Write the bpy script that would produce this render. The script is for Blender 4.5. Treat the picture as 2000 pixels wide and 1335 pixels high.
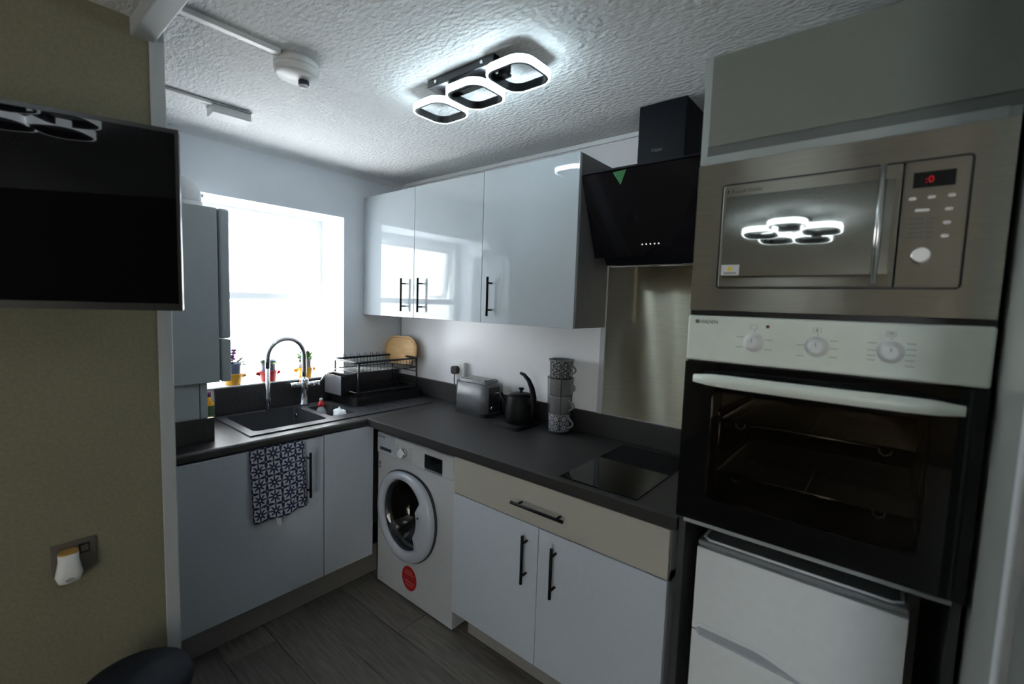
import bpy, bmesh, math, random
from mathutils import Vector, Matrix
random.seed(7)
for o in list(bpy.data.objects): bpy.data.objects.remove(o)
S = bpy.context.scene
COL = S.collection
PI = math.pi

# ------------------------------------------------------------------ camera
cd = bpy.data.cameras.new('camera'); cam = bpy.data.objects.new('camera', cd); COL.objects.link(cam)
yaw, pitch, roll, fpx = 0.6889, -0.0828, 0.0329, 892.1
fw = Vector((-math.sin(yaw)*math.cos(pitch), math.cos(yaw)*math.cos(pitch), math.sin(pitch)))
r0 = Vector((math.cos(yaw), math.sin(yaw), 0)); u0 = r0.cross(fw)
rr = r0*math.cos(roll)+u0*math.sin(roll); uu = u0*math.cos(roll)-r0*math.sin(roll)
M = Matrix((rr, uu, -fw)).transposed().to_4x4(); M.translation = Vector((2.6254, -1.9582, 1.5302))
cam.matrix_world = M
cd.sensor_width = 36; cd.lens = fpx/2000*36; cd.clip_start = 0.02
cd.dof.use_dof = True; cd.dof.focus_distance = 2.35; cd.dof.aperture_fstop = 2.0
S.camera = cam

# ------------------------------------------------------------------ sky and exposure
w = bpy.data.worlds.new('overcast_sky'); S.world = w; w.use_nodes = True
bg = w.node_tree.nodes['Background']
bg.inputs['Color'].default_value = (0.90, 0.96, 1.0, 1); bg.inputs['Strength'].default_value = 9.0
sl_ = bpy.data.lights.new('sun', 'SUN'); sun = bpy.data.objects.new('sun', sl_); COL.objects.link(sun)
sl_.energy = 420.0; sl_.angle = math.radians(.6); sl_.color = (1.0, .96, .90)
sun.location = (-3, -3, 6); sun.rotation_euler = Vector((.287, .497, -.819)).to_track_quat('-Z', 'Y').to_euler()
S.view_settings.view_transform = 'Standard'; S.view_settings.look = 'None'
S.view_settings.exposure = 0.0; S.view_settings.gamma = 1.0; S.view_settings.use_curve_mapping = False

# ------------------------------------------------------------------ materials
def nd(nt, t, **kw):
    n = nt.nodes.new(t)
    for k, v in kw.items(): setattr(n, k, v)
    return n
def mat(name, col, rough=.5, metal=0, emit=None, es=0, bump=None, var=None, spec=.5, coat=0, stretch=None, coords='Object'):
    m = bpy.data.materials.new(name); m.use_nodes = True; nt = m.node_tree; b = nt.nodes['Principled BSDF']
    b.inputs['Base Color'].default_value = (*col, 1); b.inputs['Roughness'].default_value = rough
    b.inputs['Metallic'].default_value = metal; b.inputs['Specular IOR Level'].default_value = spec
    b.inputs['Coat Weight'].default_value = coat; b.inputs['Coat Roughness'].default_value = .03
    if emit: b.inputs['Emission Color'].default_value = (*emit, 1); b.inputs['Emission Strength'].default_value = es
    tc = nd(nt, 'ShaderNodeTexCoord'); mp = nd(nt, 'ShaderNodeMapping')
    nt.links.new(tc.outputs[coords], mp.inputs[0])
    if stretch: mp.inputs['Scale'].default_value = stretch
    sc = var[0] if var else 40
    n = nd(nt, 'ShaderNodeTexNoise'); n.inputs['Scale'].default_value = sc; n.inputs['Detail'].default_value = 4
    nt.links.new(mp.outputs[0], n.inputs['Vector'])
    amt = var[1] if var else .03
    c2 = var[2] if var and len(var) > 2 else tuple(max(0, c*(1-amt)) for c in col)
    mx = nd(nt, 'ShaderNodeMix', data_type='RGBA')
    mx.inputs[6].default_value = (*col, 1); mx.inputs[7].default_value = (*c2, 1)
    rp = nd(nt, 'ShaderNodeMapRange'); rp.inputs[1].default_value = .35; rp.inputs[2].default_value = .65
    nt.links.new(n.outputs[0], rp.inputs[0]); nt.links.new(rp.outputs[0], mx.inputs[0]); nt.links.new(mx.outputs[2], b.inputs['Base Color'])
    if bump:
        n2 = nd(nt, 'ShaderNodeTexNoise'); n2.inputs['Scale'].default_value = bump[0]; n2.inputs['Detail'].default_value = bump[3] if len(bump) > 3 else 3
        nt.links.new(mp.outputs[0], n2.inputs['Vector'])
        bp = nd(nt, 'ShaderNodeBump'); bp.inputs['Strength'].default_value = bump[1]; bp.inputs['Distance'].default_value = bump[2]
        nt.links.new(n2.outputs[0], bp.inputs['Height']); nt.links.new(bp.outputs[0], b.inputs['Normal'])
    return m
def brushed(name, col, rough, an, bump=None, rot=0.0):
    m = mat(name, col, rough, 1, var=(60, .10), stretch=(.15, 1, 6)); nt = m.node_tree; p = nt.nodes['Principled BSDF']
    g = nd(nt, 'ShaderNodeBsdfAnisotropic'); g.inputs['Roughness'].default_value = rough; g.inputs['Anisotropy'].default_value = an; g.inputs['Rotation'].default_value = rot
    nt.links.new(p.inputs['Base Color'].links[0].from_socket, g.inputs['Color'])
    v = nd(nt, 'ShaderNodeCombineXYZ'); v.inputs[0].default_value = 1; nt.links.new(v.outputs[0], g.inputs['Tangent'])
    if bump:      # gentle buckling of the sheet
        tc = nd(nt, 'ShaderNodeTexCoord'); mp = nd(nt, 'ShaderNodeMapping'); mp.inputs['Scale'].default_value = (1, 1, .35); nt.links.new(tc.outputs['Object'], mp.inputs[0])
        n2 = nd(nt, 'ShaderNodeTexNoise'); n2.inputs['Scale'].default_value = bump[0]; n2.inputs['Detail'].default_value = 0; nt.links.new(mp.outputs[0], n2.inputs['Vector'])
        bp = nd(nt, 'ShaderNodeBump'); bp.inputs['Strength'].default_value = bump[1]; bp.inputs['Distance'].default_value = bump[2]
        nt.links.new(n2.outputs[0], bp.inputs['Height']); nt.links.new(bp.outputs[0], g.inputs['Normal'])
    nt.links.new(g.outputs[0], nt.nodes['Material Output'].inputs['Surface']); nt.nodes.remove(p); return m
def pane(name, tint, ior=1.5, gloss=(1, 1, 1)):
    m = bpy.data.materials.new(name); m.use_nodes = True; nt = m.node_tree; nt.nodes.remove(nt.nodes['Principled BSDF'])
    out = nt.nodes['Material Output']; t = nd(nt, 'ShaderNodeBsdfTransparent'); t.inputs[0].default_value = (*tint, 1)
    g = nd(nt, 'ShaderNodeBsdfGlossy'); g.inputs['Roughness'].default_value = .015; g.inputs[0].default_value = (*gloss, 1)
    f = nd(nt, 'ShaderNodeFresnel'); f.inputs[0].default_value = ior; x = nd(nt, 'ShaderNodeMixShader')
    ge = nd(nt, 'ShaderNodeNewGeometry'); mr = nd(nt, 'ShaderNodeMapRange'); mr.inputs[3].default_value = ior; mr.inputs[4].default_value = 1/ior   # thin sheet: no total reflection inside
    nt.links.new(ge.outputs['Backfacing'], mr.inputs[0]); nt.links.new(mr.outputs[0], f.inputs[0])
    nt.links.new(f.outputs[0], x.inputs[0]); nt.links.new(t.outputs[0], x.inputs[1]); nt.links.new(g.outputs[0], x.inputs[2])
    nt.links.new(x.outputs[0], out.inputs['Surface']); return m
def floral(name, scale, ca, cb, rough=.8, lobes=8, mode=0):
    """repeating rosettes printed on a cloth or mug, from UV"""
    m = bpy.data.materials.new(name); m.use_nodes = True; nt = m.node_tree; b = nt.nodes['Principled BSDF']
    b.inputs['Roughness'].default_value = rough
    uv = nd(nt, 'ShaderNodeUVMap'); sp = nd(nt, 'ShaderNodeSeparateXYZ'); nt.links.new(uv.outputs[0], sp.inputs[0])
    def mth(op, a, c=None):
        n = nd(nt, 'ShaderNodeMath', operation=op)
        for i, v in enumerate((a, c)):
            if v is None: continue
            if isinstance(v, (int, float)): n.inputs[i].default_value = v
            else: nt.links.new(v, n.inputs[i])
        return n.outputs[0]
    def rosette(ox, oy, base, amp, lob, hole, sc):
        x = mth('SUBTRACT', mth('FRACT', mth('ADD', mth('MULTIPLY', sp.outputs[0], sc), ox)), .5)
        y = mth('SUBTRACT', mth('FRACT', mth('ADD', mth('MULTIPLY', sp.outputs[1], sc), oy)), .5)
        r = mth('SQRT', mth('ADD', mth('MULTIPLY', x, x), mth('MULTIPLY', y, y)))
        th = mth('ARCTAN2', y, x)
        lim = mth('ADD', mth('MULTIPLY', mth('COSINE', mth('MULTIPLY', th, lob)), amp), base)
        return mth('MULTIPLY', mth('LESS_THAN', r, lim), mth('GREATER_THAN', r, hole))
    a = rosette(0, 0, .30, .13, lobes, .07, scale); c = rosette(.5, .5, .25, .13, lobes/2 if mode == 0 else lobes, .05, scale)
    d = rosette(.5, 0, .13, .07, 4, .03, scale); e = rosette(0, .5, .13, .07, 4, .03, scale)
    t = mth('MAXIMUM', mth('MAXIMUM', a, c), mth('MAXIMUM', d, e))
    mx = nd(nt, 'ShaderNodeMix', data_type='RGBA'); mx.inputs[6].default_value = (*ca, 1); mx.inputs[7].default_value = (*cb, 1)
    nt.links.new(t, mx.inputs[0]); nt.links.new(mx.outputs[2], b.inputs['Base Color']); return m

m_ceil = mat('artex_ceiling', (.80, .82, .83), .8, bump=(40, .75, .018, 10), var=(60, .08), stretch=(1, 2.0, 1))
m_cove = mat('smooth_white_plaster', (.78, .80, .83), .7)
m_panel = mat('white_gloss_wall_panel', (.83, .83, .86), .22, bump=(5, .06, .02, 1), var=(6, .03))
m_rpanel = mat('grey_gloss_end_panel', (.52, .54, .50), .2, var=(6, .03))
m_wwall = mat('white_satin_wall_panel', (.83, .88, .95), .38, var=(6, .03))
m_paper = mat('beige_wallpaper', (.215, .20, .135), .85, bump=(90, .3, .003), var=(110, .16))
m_paper2 = mat('brown_wallpaper', (.17, .14, .09), .85, bump=(90, .3, .003), var=(110, .16))
m_white = mat('white_pvc', (.80, .82, .84), .35)
m_trim = mat('white_painted_trim', (.42, .445, .46), .45)
m_gloss = mat('light_grey_gloss_door', (.40, .44, .47), .045, var=(3, .02), coat=.7)
m_satin = mat('pale_grey_satin_door', (.53, .575, .65), .38, bump=(140, .04, .001), var=(60, .03))
m_cream = mat('cream_drawer_front', (.44, .425, .375), .40, bump=(140, .04, .001), var=(60, .03))
m_edge = mat('grey_cabinet_side', (.115, .12, .125), .5, var=(90, .12), stretch=(1, 1, .1))
m_pl = mat('grey_plinth', (.33, .325, .31), .5, var=(50, .06))
m_work = mat('dark_wood_grain_laminate', (.042, .039, .039), .36, bump=(60, .12, .002), var=(14, .3, (.026, .024, .025)), stretch=(.6, 9, 3))
m_work2 = mat('dark_wood_grain_laminate_lengthwise', (.025, .023, .023), .48, bump=(60, .12, .002), var=(14, .3, (.024, .022, .023)), stretch=(.8, 9, 3))
m_sink = mat('dark_grey_granite_composite', (.050, .050, .058), .36, bump=(300, .1, .0006), var=(420, .4))
m_black = mat('matt_black_metal', (.005, .005, .006), .5, spec=.14)
m_bwire = mat('black_coated_wire', (.010, .010, .013), .3)
m_bplast = mat('black_plastic', (.014, .014, .015), .32)
m_bgloss = mat('black_gloss_glass', (.004, .004, .005), .04, spec=.3)
m_hood = mat('black_hood_glass', (.006, .005, .007), .03, spec=.35)
m_chim = mat('black_painted_steel', (.005, .006, .009), .45, spec=.12)
m_tv = mat('tv_screen', (.002, .002, .003), .025, spec=.16)
m_steel = brushed('brushed_stainless', (.92, .85, .68), .30, .86, (3.0, .5, .02))
m_steel2 = brushed('brushed_appliance_steel', (.56, .54, .47), .30, .80)
m_mwdoor = mat('mirror_dark_glass', (.25, .26, .24), .03, 1, var=(2, .01))
m_chrome = mat('chrome', (.80, .81, .84), .08, 1)
m_wire = mat('oven_rack_chrome', (.75, .75, .74), .22, 1)
m_plast = mat('white_plastic', (.78, .79, .80), .3)
m_plast2 = mat('offwhite_plastic', (.70, .71, .71), .4)
m_enamel = mat('white_enamel_panel', (.78, .84, .78), .3)
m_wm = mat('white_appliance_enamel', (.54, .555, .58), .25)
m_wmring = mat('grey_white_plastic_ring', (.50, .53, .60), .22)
m_dgrey = mat('dark_grey_rubber', (.045, .05, .06), .6, spec=.25)
m_carc = mat('charcoal_laminate', (.050, .051, .054), .38, var=(80, .15), stretch=(1, 1, .1))
m_lcarc = mat('pale_grey_carcass', (.36, .40, .40), .5)
m_filler = mat('pale_linen_grey_door', (.19, .205, .185), .45, bump=(220, .05, .001), var=(200, .04))
m_gapd = mat('grey_recess_strip', (.13, .145, .14), .55)
m_fridge = mat('white_fridge_enamel', (.84, .88, .92), .33)
m_boiler = mat('grey_white_boiler_enamel', (.52, .57, .61), .4)
m_fridgetop_shaded = mat('shaded_fridge_top', (.22, .24, .26), .4)  # white fridge top painted grey for the shade under the oven
m_cav = mat('dark_oven_enamel', (.05, .05, .052), .4)
m_ovg = pane('tinted_oven_glass', (.55, .52, .48), 1.45, (.45, .45, .45))
m_wdg = pane('dark_porthole_glass', (.32, .33, .36), 1.5)
m_glass = pane('clear_window_glass', (.97, .98, .98), 1.4)
m_drum = mat('washer_drum_steel', (.22, .22, .23), .35, 1)
m_wood = mat('pale_beech_board', (.74, .46, .20), .45, var=(10, .25, (.62, .36, .14)), stretch=(1, 1, 12))
m_groove = mat('dark_groove_wood', (.20, .10, .035), .6)
m_red = mat('red_sticker', (.42, .012, .018), .5)
m_redg = mat('red_glazed_ceramic', (.60, .03, .03), .25)
m_yel = mat('yellow_glazed_ceramic', (.85, .42, .03), .25)
m_bluep = mat('slate_blue_pot', (.10, .14, .24), .5)
m_greyp = mat('ribbed_grey_pot', (.30, .28, .33), .5)
m_soil = mat('dark_soil', (.05, .035, .025), .9)
m_leaf = mat('green_leaf', (.16, .34, .05), .5, var=(30, .5))
m_leafd = mat('dark_leaf', (.05, .10, .04), .5)
m_purp = mat('purple_petals', (.13, .02, .12), .6)
m_toast = mat('grey_gloss_toaster_shell', (.125, .13, .14), .3, coat=.15)
m_silver = mat('satin_silver', (.72, .72, .72), .25, 1)
m_spr = mat('clear_detergent', (.42, .46, .52), .2)
m_greenl = mat('green_print', (.10, .55, .14), .5)
m_cloth = mat('white_cotton', (.78, .80, .84), .85, bump=(300, .2, .001))
m_print = mat('dark_print', (.05, .05, .05), .6)
m_printg = mat('grey_print', (.30, .31, .31), .6)
m_printw = mat('white_print', (.72, .73, .75), .6)
m_printf = mat('faint_grey_logo', (.10, .11, .12), .5)
m_lamp = mat('white_led_diffuser', (.9, .9, .9), .5, emit=(.74, .92, 1.0), es=23)
m_lamp2 = mat('white_led_diffuser_living_room', (.9, .9, .9), .5, emit=(.84, .94, 1.0), es=9)
m_redled = mat('red_led_digits', (.3, .0, .0), .5, emit=(1, .01, .02), es=.30)
m_dot = mat('white_touch_symbol', (.8, .8, .8), .5, emit=(1, 1, 1), es=.55)
m_floor = [mat('grey_oak_plank_%s' % n, c, .45, bump=(30, .15, .002), var=(9, .3, tuple(x*.6 for x in c)), stretch=(.7, 9, 1)) for n, c in (('mid', (.19, .172, .150)), ('dark', (.17, .155, .137)), ('light', (.21, .19, .167)))]
m_fbase = mat('floor_screed', (.05, .045, .04), .8)
m_towel = floral('blue_floral_tea_towel', 15.5, (.50, .52, .58), (.012, .018, .075))
m_mugA = floral('black_white_leaf_mug', 26, (.36, .36, .36), (.02, .02, .022), .3, 6)
m_mugB = floral('pale_fine_print_mug', 75, (.20, .20, .20), (.10, .10, .10), .3, 8)
m_mugC = floral('grey_fine_print_mug', 80, (.10, .10, .105), (.17, .17, .18), .3, 8)
m_mugD = floral('white_ring_print_mug', 24, (.045, .045, .05), (.40, .41, .44), .3, 8, 1)
m_mugin = mat('grey_mug_glaze', (.19, .195, .20), .25)
m_green = mat('mottled_green', (.05, .20, .08), .35, var=(90, .4))  # green of the triangular patch on the hood glass
m_plate = mat('tarnished_metal_plate', (.20, .18, .16), .42, .6)
m_alum = mat('black_aluminium_profile', (.010, .011, .014), .3)

# ------------------------------------------------------------------ mesh helpers
def nb(): return bmesh.new()
def merge(bm, t):
    me = bpy.data.meshes.new('t'); t.to_mesh(me); t.free(); bm.from_mesh(me); bpy.data.meshes.remove(me)
def box(bm, x0, x1, y0, y1, z0, z1, bev=0, seg=2):
    t = nb(); bmesh.ops.create_cube(t, size=1)
    for v in t.verts:
        v.co = Vector(((x0+x1)/2+v.co.x*(x1-x0), (y0+y1)/2+v.co.y*(y1-y0), (z0+z1)/2+v.co.z*(z1-z0)))
    if bev: bmesh.ops.bevel(t, geom=t.edges[:], offset=bev, segments=seg, affect='EDGES', profile=.5)
    merge(bm, t); return bm
def B(x0, x1, y0, y1, z0, z1, bev=0, seg=2): return box(nb(), x0, x1, y0, y1, z0, z1, bev, seg)
def frame_from(d):
    d = d.normalized(); a = Vector((0, 0, 1)) if abs(d.z) < .9 else Vector((1, 0, 0))
    x = a.cross(d).normalized(); return x, d.cross(x)
def tube(bm, pts, r, seg=8, closed=False, caps=True):
    pts = [Vector(p) for p in pts]; n = len(pts); rings = []; px = None
    for i, p in enumerate(pts):
        if closed: d = pts[(i+1) % n]-pts[i-1]
        else: d = pts[min(i+1, n-1)]-pts[max(i-1, 0)]
        d.normalize()
        if px is None: x, y = frame_from(d)
        else:
            x = px-d*px.dot(d)
            if x.length < 1e-6: x, y = frame_from(d)
            x.normalize(); y = d.cross(x)
        px = x; ri = r[i] if isinstance(r, (list, tuple)) else r
        rings.append([bm.verts.new(p+(x*math.cos(2*PI*k/seg)+y*math.sin(2*PI*k/seg))*ri) for k in range(seg)])
    for i in range(n if closed else n-1):
        a, b = rings[i], rings[(i+1) % n]
        for k in range(seg):
            f = bm.faces.new((a[k], a[(k+1) % seg], b[(k+1) % seg], b[k])); f.smooth = seg > 5
    if caps and not closed: bm.faces.new(rings[0][::-1]); bm.faces.new(rings[-1])
    return bm
def cyl(bm, a, b, r, seg=16, r2=None): return tube(bm, [a, b], [r, r if r2 is None else r2], seg)
def lathe(bm, prof, c=(0, 0, 0), seg=32, closed_ends=True):
    """profile of (radius, z), around vertical axis; UV = arc length, height"""
    uvl = bm.loops.layers.uv.verify(); rings = []; R = max(p[0] for p in prof)
    for r, z in prof: rings.append([bm.verts.new((c[0]+r*math.cos(2*PI*k/seg), c[1]+r*math.sin(2*PI*k/seg), c[2]+z)) for k in range(seg)])
    for i in range(len(prof)-1):
        for k in range(seg):
            k2 = (k+1) % seg
            f = bm.faces.new((rings[i][k], rings[i][k2], rings[i+1][k2], rings[i+1][k])); f.smooth = True
            us = ((k, i), (k+1, i), (k+1, i+1), (k, i+1))
            for l, (q, j) in zip(f.loops, us): l[uvl].uv = (2*PI*R*q/seg, prof[j][1])
    if closed_ends:
        if prof[0][0] > 1e-4: bm.faces.new(rings[0][::-1])
        if prof[-1][0] > 1e-4: bm.faces.new(rings[-1])
    return bm
def prism(bm, poly, axis, a, b, smooth=False):
    """poly in the two other axes (in x,y,z order), extruded along axis from a to b"""
    def P(u, v, t): return {'x': (t, u, v), 'y': (u, t, v), 'z': (u, v, t)}[axis]
    A = [bm.verts.new(P(u, v, a)) for u, v in poly]; Bv = [bm.verts.new(P(u, v, b)) for u, v in poly]; n = len(poly)
    for i in range(n):
        f = bm.faces.new((A[i], A[(i+1) % n], Bv[(i+1) % n], Bv[i])); f.smooth = smooth
    bm.faces.new(A[::-1]); bm.faces.new(Bv); bmesh.ops.recalc_face_normals(bm, faces=bm.faces[:]); return bm
def rrect(cx, cy, w, h, r, n=6):
    p = []
    for sx, sy, a0 in ((1, 1, 0), (-1, 1, 90), (-1, -1, 180), (1, -1, 270)):
        for k in range(n+1):
            a = math.radians(a0+90*k/n); p.append((cx+sx*(w/2-r)+r*math.cos(a), cy+sy*(h/2-r)+r*math.sin(a)))
    return p
def band(bm, outer, inner, axis, a, b):
    """frame between two outlines with equal point counts"""
    def P(u, v, t): return {'x': (t, u, v), 'y': (u, t, v), 'z': (u, v, t)}[axis]
    rs = [[bm.verts.new(P(u, v, t)) for u, v in poly] for poly, t in ((outer, a), (outer, b), (inner, b), (inner, a))]; n = len(outer)
    for i in range(4):
        for k in range(n):
            bm.faces.new((rs[i][k], rs[i][(k+1) % n], rs[(i+1) % 4][(k+1) % n], rs[(i+1) % 4][k]))
    bmesh.ops.recalc_face_normals(bm, faces=bm.faces[:]); return bm
def tag(o, label=None, cat=None, group=None, kind=None):
    for k, v in (('label', label), ('category', cat), ('group', group), ('kind', kind)):
        if v: o[k] = v
    return o
def empty(name, loc, label, cat, group=None, rotz=0, kind=None):
    o = bpy.data.objects.new(name, None); COL.objects.link(o); o.location = loc; o.rotation_euler[2] = rotz; o.empty_display_size = .05
    return tag(o, label, cat, group, kind)
def root_of(o):
    while o.parent: o = o.parent
    return o
def obj(name, bm, m, parent=None, local=False, label=None):
    """link a bmesh as one object; world coordinates unless local"""
    me = bpy.data.meshes.new(name)
    if parent is not None and not local:
        L = root_of(parent).location; 
        for v in bm.verts: v.co -= L
    bm.to_mesh(me); bm.free(); me.materials.append(m)
    o = bpy.data.objects.new(name, me); COL.objects.link(o)
    if parent is not None: o.parent = parent
    if label: o['label'] = label
    return o
def single(name, bm, m, label, cat, group=None, kind=None):
    """a thing that is one mesh: origin at its base centre"""
    xs = [v.co.x for v in bm.verts]; ys = [v.co.y for v in bm.verts]; zs = [v.co.z for v in bm.verts]
    c = Vector(((min(xs)+max(xs))/2, (min(ys)+max(ys))/2, min(zs)))
    for v in bm.verts: v.co -= c
    o = obj(name, bm, m); o.location = c; return tag(o, label, cat, group, kind)
def text_bm(s, size, origin, right, up, depth=.0004, align='LEFT'):
    cu = bpy.data.curves.new('t', 'FONT'); cu.body = s; cu.size = size; cu.extrude = depth; cu.align_x = align; cu.resolution_u = 2
    o = bpy.data.objects.new('t', cu); COL.objects.link(o); dg = bpy.context.evaluated_depsgraph_get(); dg.update()
    me = bpy.data.meshes.new_from_object(o.evaluated_get(dg)); bpy.data.objects.remove(o); bpy.data.curves.remove(cu)
    r = Vector(right).normalized(); u = Vector(up).normalized(); n = r.cross(u); o0 = Vector(origin)
    bm = nb(); bm.from_mesh(me); bpy.data.meshes.remove(me)
    for v in bm.verts: v.co = o0+r*v.co.x+u*v.co.y+n*v.co.z
    return bm
def copy_tree(o, parent=None):
    c = o.copy(); COL.objects.link(c); c.parent = parent
    for ch in list(o.children): copy_tree(ch, c)
    return c
XR, ZU, YN = (1, 0, 0), (0, 0, 1), (0, -1, 0)

# ------------------------------------------------------------------ room shell
CZ = 2.31
st = dict(kind='structure')
def struct(name, bm, m, label, cat): return single(name, bm, m, label, cat, kind='structure')
WY0, WY1, WZ0, WZ1 = -1.40, -.428, 1.052, 2.023           # window opening
b = nb()
box(b, -.37, 0, -1.75, .1, -.05, WZ0); box(b, -.37, 0, -1.75, .1, WZ1, CZ+.05)
box(b, -.37, 0, WY1, .1, WZ0, WZ1); box(b, -.37, 0, -1.75, WY0, WZ0, WZ1)
struct('wall_left', b, m_wwall, 'white panelled kitchen wall with the window above the sink', 'wall')
struct('wall_back', B(0, 2.9, 0, .1, -.05, CZ+.05), m_panel, 'glossy white panelled wall behind toaster, hob and hood', 'wall')
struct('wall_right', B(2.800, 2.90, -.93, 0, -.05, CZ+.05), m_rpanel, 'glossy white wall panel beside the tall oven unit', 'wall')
struct('trim_1', B(2.792, 2.90, -.962, -.932, -.05, CZ+.04, .004), m_white, 'white edge trim at the right wall beside the oven', 'trim')
struct('wall_side', B(2.806, 2.90, -1.28, -.964, -.05, CZ+.05), m_filler, 'pale green-grey wall at the right edge, past the white trim', 'wall')
PX, PY = .89, -1.549
struct('wall_partition', B(.60, PX, -5.9, PY, -.05, CZ+.05), m_paper, 'beige wallpapered partition wall behind the television', 'wall')
b = nb(); box(b, .80, PX+.006, PY-.004, PY+.016, 0, CZ, .003); box(b, PX, PX+.006, PY-.022, PY, 0, CZ, .002)
struct('trim_2', b, m_trim, 'white corner trim down the end of the beige partition', 'trim')
struct('wall_return', B(-.37, .60, -1.80, -1.72, -.05, CZ+.05), m_wwall, 'white return wall behind the boiler', 'wall')
b = nb(); box(b, .60, 3.36, -5.9, -5.8, -.05, CZ+.05); box(b, 4.18, 4.4, -5.9, -5.8, -.05, CZ+.05); box(b, 3.36, 4.18, -5.9, -5.8, 2.08, CZ+.05)
struct('wall_front', b, m_paper2, 'brown wallpapered wall at the far end of the living room', 'wall')
b = B(4.2, 4.3, -5.8, -1.28, -.05, CZ+.05)
struct('wall_living', b, m_paper2, 'brown wallpapered side wall of the living room', 'wall')
struct('wall_living_return', B(2.9, 4.3, -1.28, -1.18, -.05, CZ+.05), m_paper2, 'brown wallpapered return wall beside the kitchen', 'wall')
struct('ceiling', B(-.37, 4.4, -5.9, .1, CZ, CZ+.08), m_ceil, 'white textured plaster ceiling', 'ceiling')
dn = empty('added_door_1', (3.77, -5.85, 0), 'added white glazed door, unseen, letting daylight in at the far end of the living room', 'door', kind='structure')  # added unseen opening that brings daylight onto the lower kitchen doors
b = nb()
for x0, x1, z0, z1 in ((3.36, 3.41, 0, 2.08), (4.13, 4.18, 0, 2.08), (3.41, 4.13, 2.03, 2.08), (3.41, 4.13, 0, .08)): box(b, x0, x1, -5.89, -5.82, z0, z1)
obj('door_frame', b, m_white, dn)
obj('pane', B(3.41, 4.13, -5.858, -5.852, .08, 2.03), m_glass, dn)
obj('handle', B(3.40, 3.42, -5.82, -5.79, .98, 1.10, .004), m_silver, dn)
# rounded cove and small trims at the ceiling
cov = [(0, CZ), (0, CZ-.03)]+[(.03-.03*math.cos(a), CZ-.03+.03*math.sin(a)) for a in [math.radians(90*k/8) for k in range(1, 9)]]
b = prism(nb(), [(x, z) for x, z in cov], 'y', -1.72, 0, False)
struct('trim_3', b, m_cove, 'rounded plaster cove along the window wall', 'trim')
struct('trim_4', B(.05, 2.19, -.012, 0, CZ-.022, CZ, .003), m_white, 'thin white strip where the back wall meets the ceiling', 'trim')
struct('trim_5', B(0, .014, -.014, 0, 1.02, CZ-.05, .004), m_trim, 'white strip in the corner beside the wall cupboards', 'trim')
struct('trim_6', B(PX-.005, 4.2, -1.612, -1.556, CZ-.05, CZ, .004), m_trim, 'white ceiling batten running from the partition end', 'trim')
struct('trim_7', B(1.565, 1.590, -.010, 0, 1.015, 1.80, .002), m_trim, 'grey strip between wall panel and steel splashback', 'trim')
# floor: slab and planks
fl = struct('floor', B(-.37, 4.4, -5.9, .1, -.06, -.006), m_fbase, 'grey wood-effect plank floor', 'floor')
pitch_y = .1945; row = 0; y = -.533
offs = {0: .985, 1: .30, 2: 1.62, 3: .62, 4: 1.25, 5: .1}
pm = {}
def plank(x0, x1, ya, yb, mi):
    key = (round(x1-x0, 3), mi)
    if key not in pm:
        t = B(-(x1-x0)/2+.0012, (x1-x0)/2-.0012, -(yb-ya)/2+.0012, (yb-ya)/2-.0012, -.0055, 0, .0012, 1)
        me = bpy.data.meshes.new('plank'); t.to_mesh(me); t.free(); me.materials.append(m_floor[mi]); pm[key] = me
    o = bpy.data.objects.new('plank', pm[key]); COL.objects.link(o); o.parent = fl
    o.location = Vector(((x0+x1)/2, (ya+yb)/2, 0))-fl.location
for row in range(-3, 27):
    yb = y-row*pitch_y; ya = yb-pitch_y; x = offs[row % 6]-1.25*2
    while x < 4.2:
        x0, x1 = max(x, 0 if yb > -1.45 else PX+.005), min(x+1.25, 2.79 if yb > -1.2 else 4.19)
        if x1-x0 > .02: plank(x0, x1, ya, yb, (row*7+int(x*3)) % 3)
        x += 1.25

# ------------------------------------------------------------------ window
wn = empty('window_1', (-.3, (WY0+WY1)/2, WZ0), 'white plastic window above the sink with an opening top sash', 'window', kind='structure')
FX0, FX1 = -.335, -.270
iy0, iy1 = WY0, WY1
b = nb(); fw_ = .055
box(b, FX0, FX1, iy0, iy1, WZ1-fw_, WZ1); box(b, FX0, FX1, iy0, iy1, WZ0, WZ0+fw_)
box(b, FX0, FX1, iy0, iy0+fw_, WZ0+fw_, WZ1-fw_); box(b, FX0, FX1, iy1-fw_, iy1, WZ0+fw_, WZ1-fw_)
obj('window_frame', b, m_white, wn)
obj('transom', B(FX0, FX1+.006, iy0+.04, iy1-.04, 1.505, 1.552, .006), m_white, wn)
# top sash, hung at the top and slightly open
hy0, hy1, hz1, hz0 = iy0+.05, iy1-.052, WZ1-.052, 1.553
piv = Vector((FX0+.01, 0, hz1)); rot = Matrix.Rotation(math.radians(7), 3, 'Y')
def tilt(bm):
    for v in bm.verts: v.co = piv+rot @ (v.co-piv)
    return bm
b = nb(); s = .032
box(b, FX0-.02, FX0+.02, hy0, hy1, hz1-s, hz1, .004); box(b, FX0-.02, FX0+.02, hy0, hy1, hz0, hz0+s, .004)
box(b, FX0-.02, FX0+.02, hy0, hy0+s, hz0+s, hz1-s); box(b, FX0-.02, FX0+.02, hy1-s, hy1, hz0+s, hz1-s)
sash = obj('top_sash', tilt(b), m_white, wn)
obj('pane', tilt(B(FX0-.004, FX0+.004, hy0+.02, hy1-.02, hz0+.02, hz1-.02)), m_glass, sash)
b = nb(); box(b, FX0+.02, FX0+.034, -.98, -.955, hz0+.006, hz0+.03, .003); box(b, FX0+.034, FX0+.046, -.975, -.96, hz0+.008, hz0+.11, .004)
obj('handle', tilt(b), m_plast2, sash)
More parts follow.
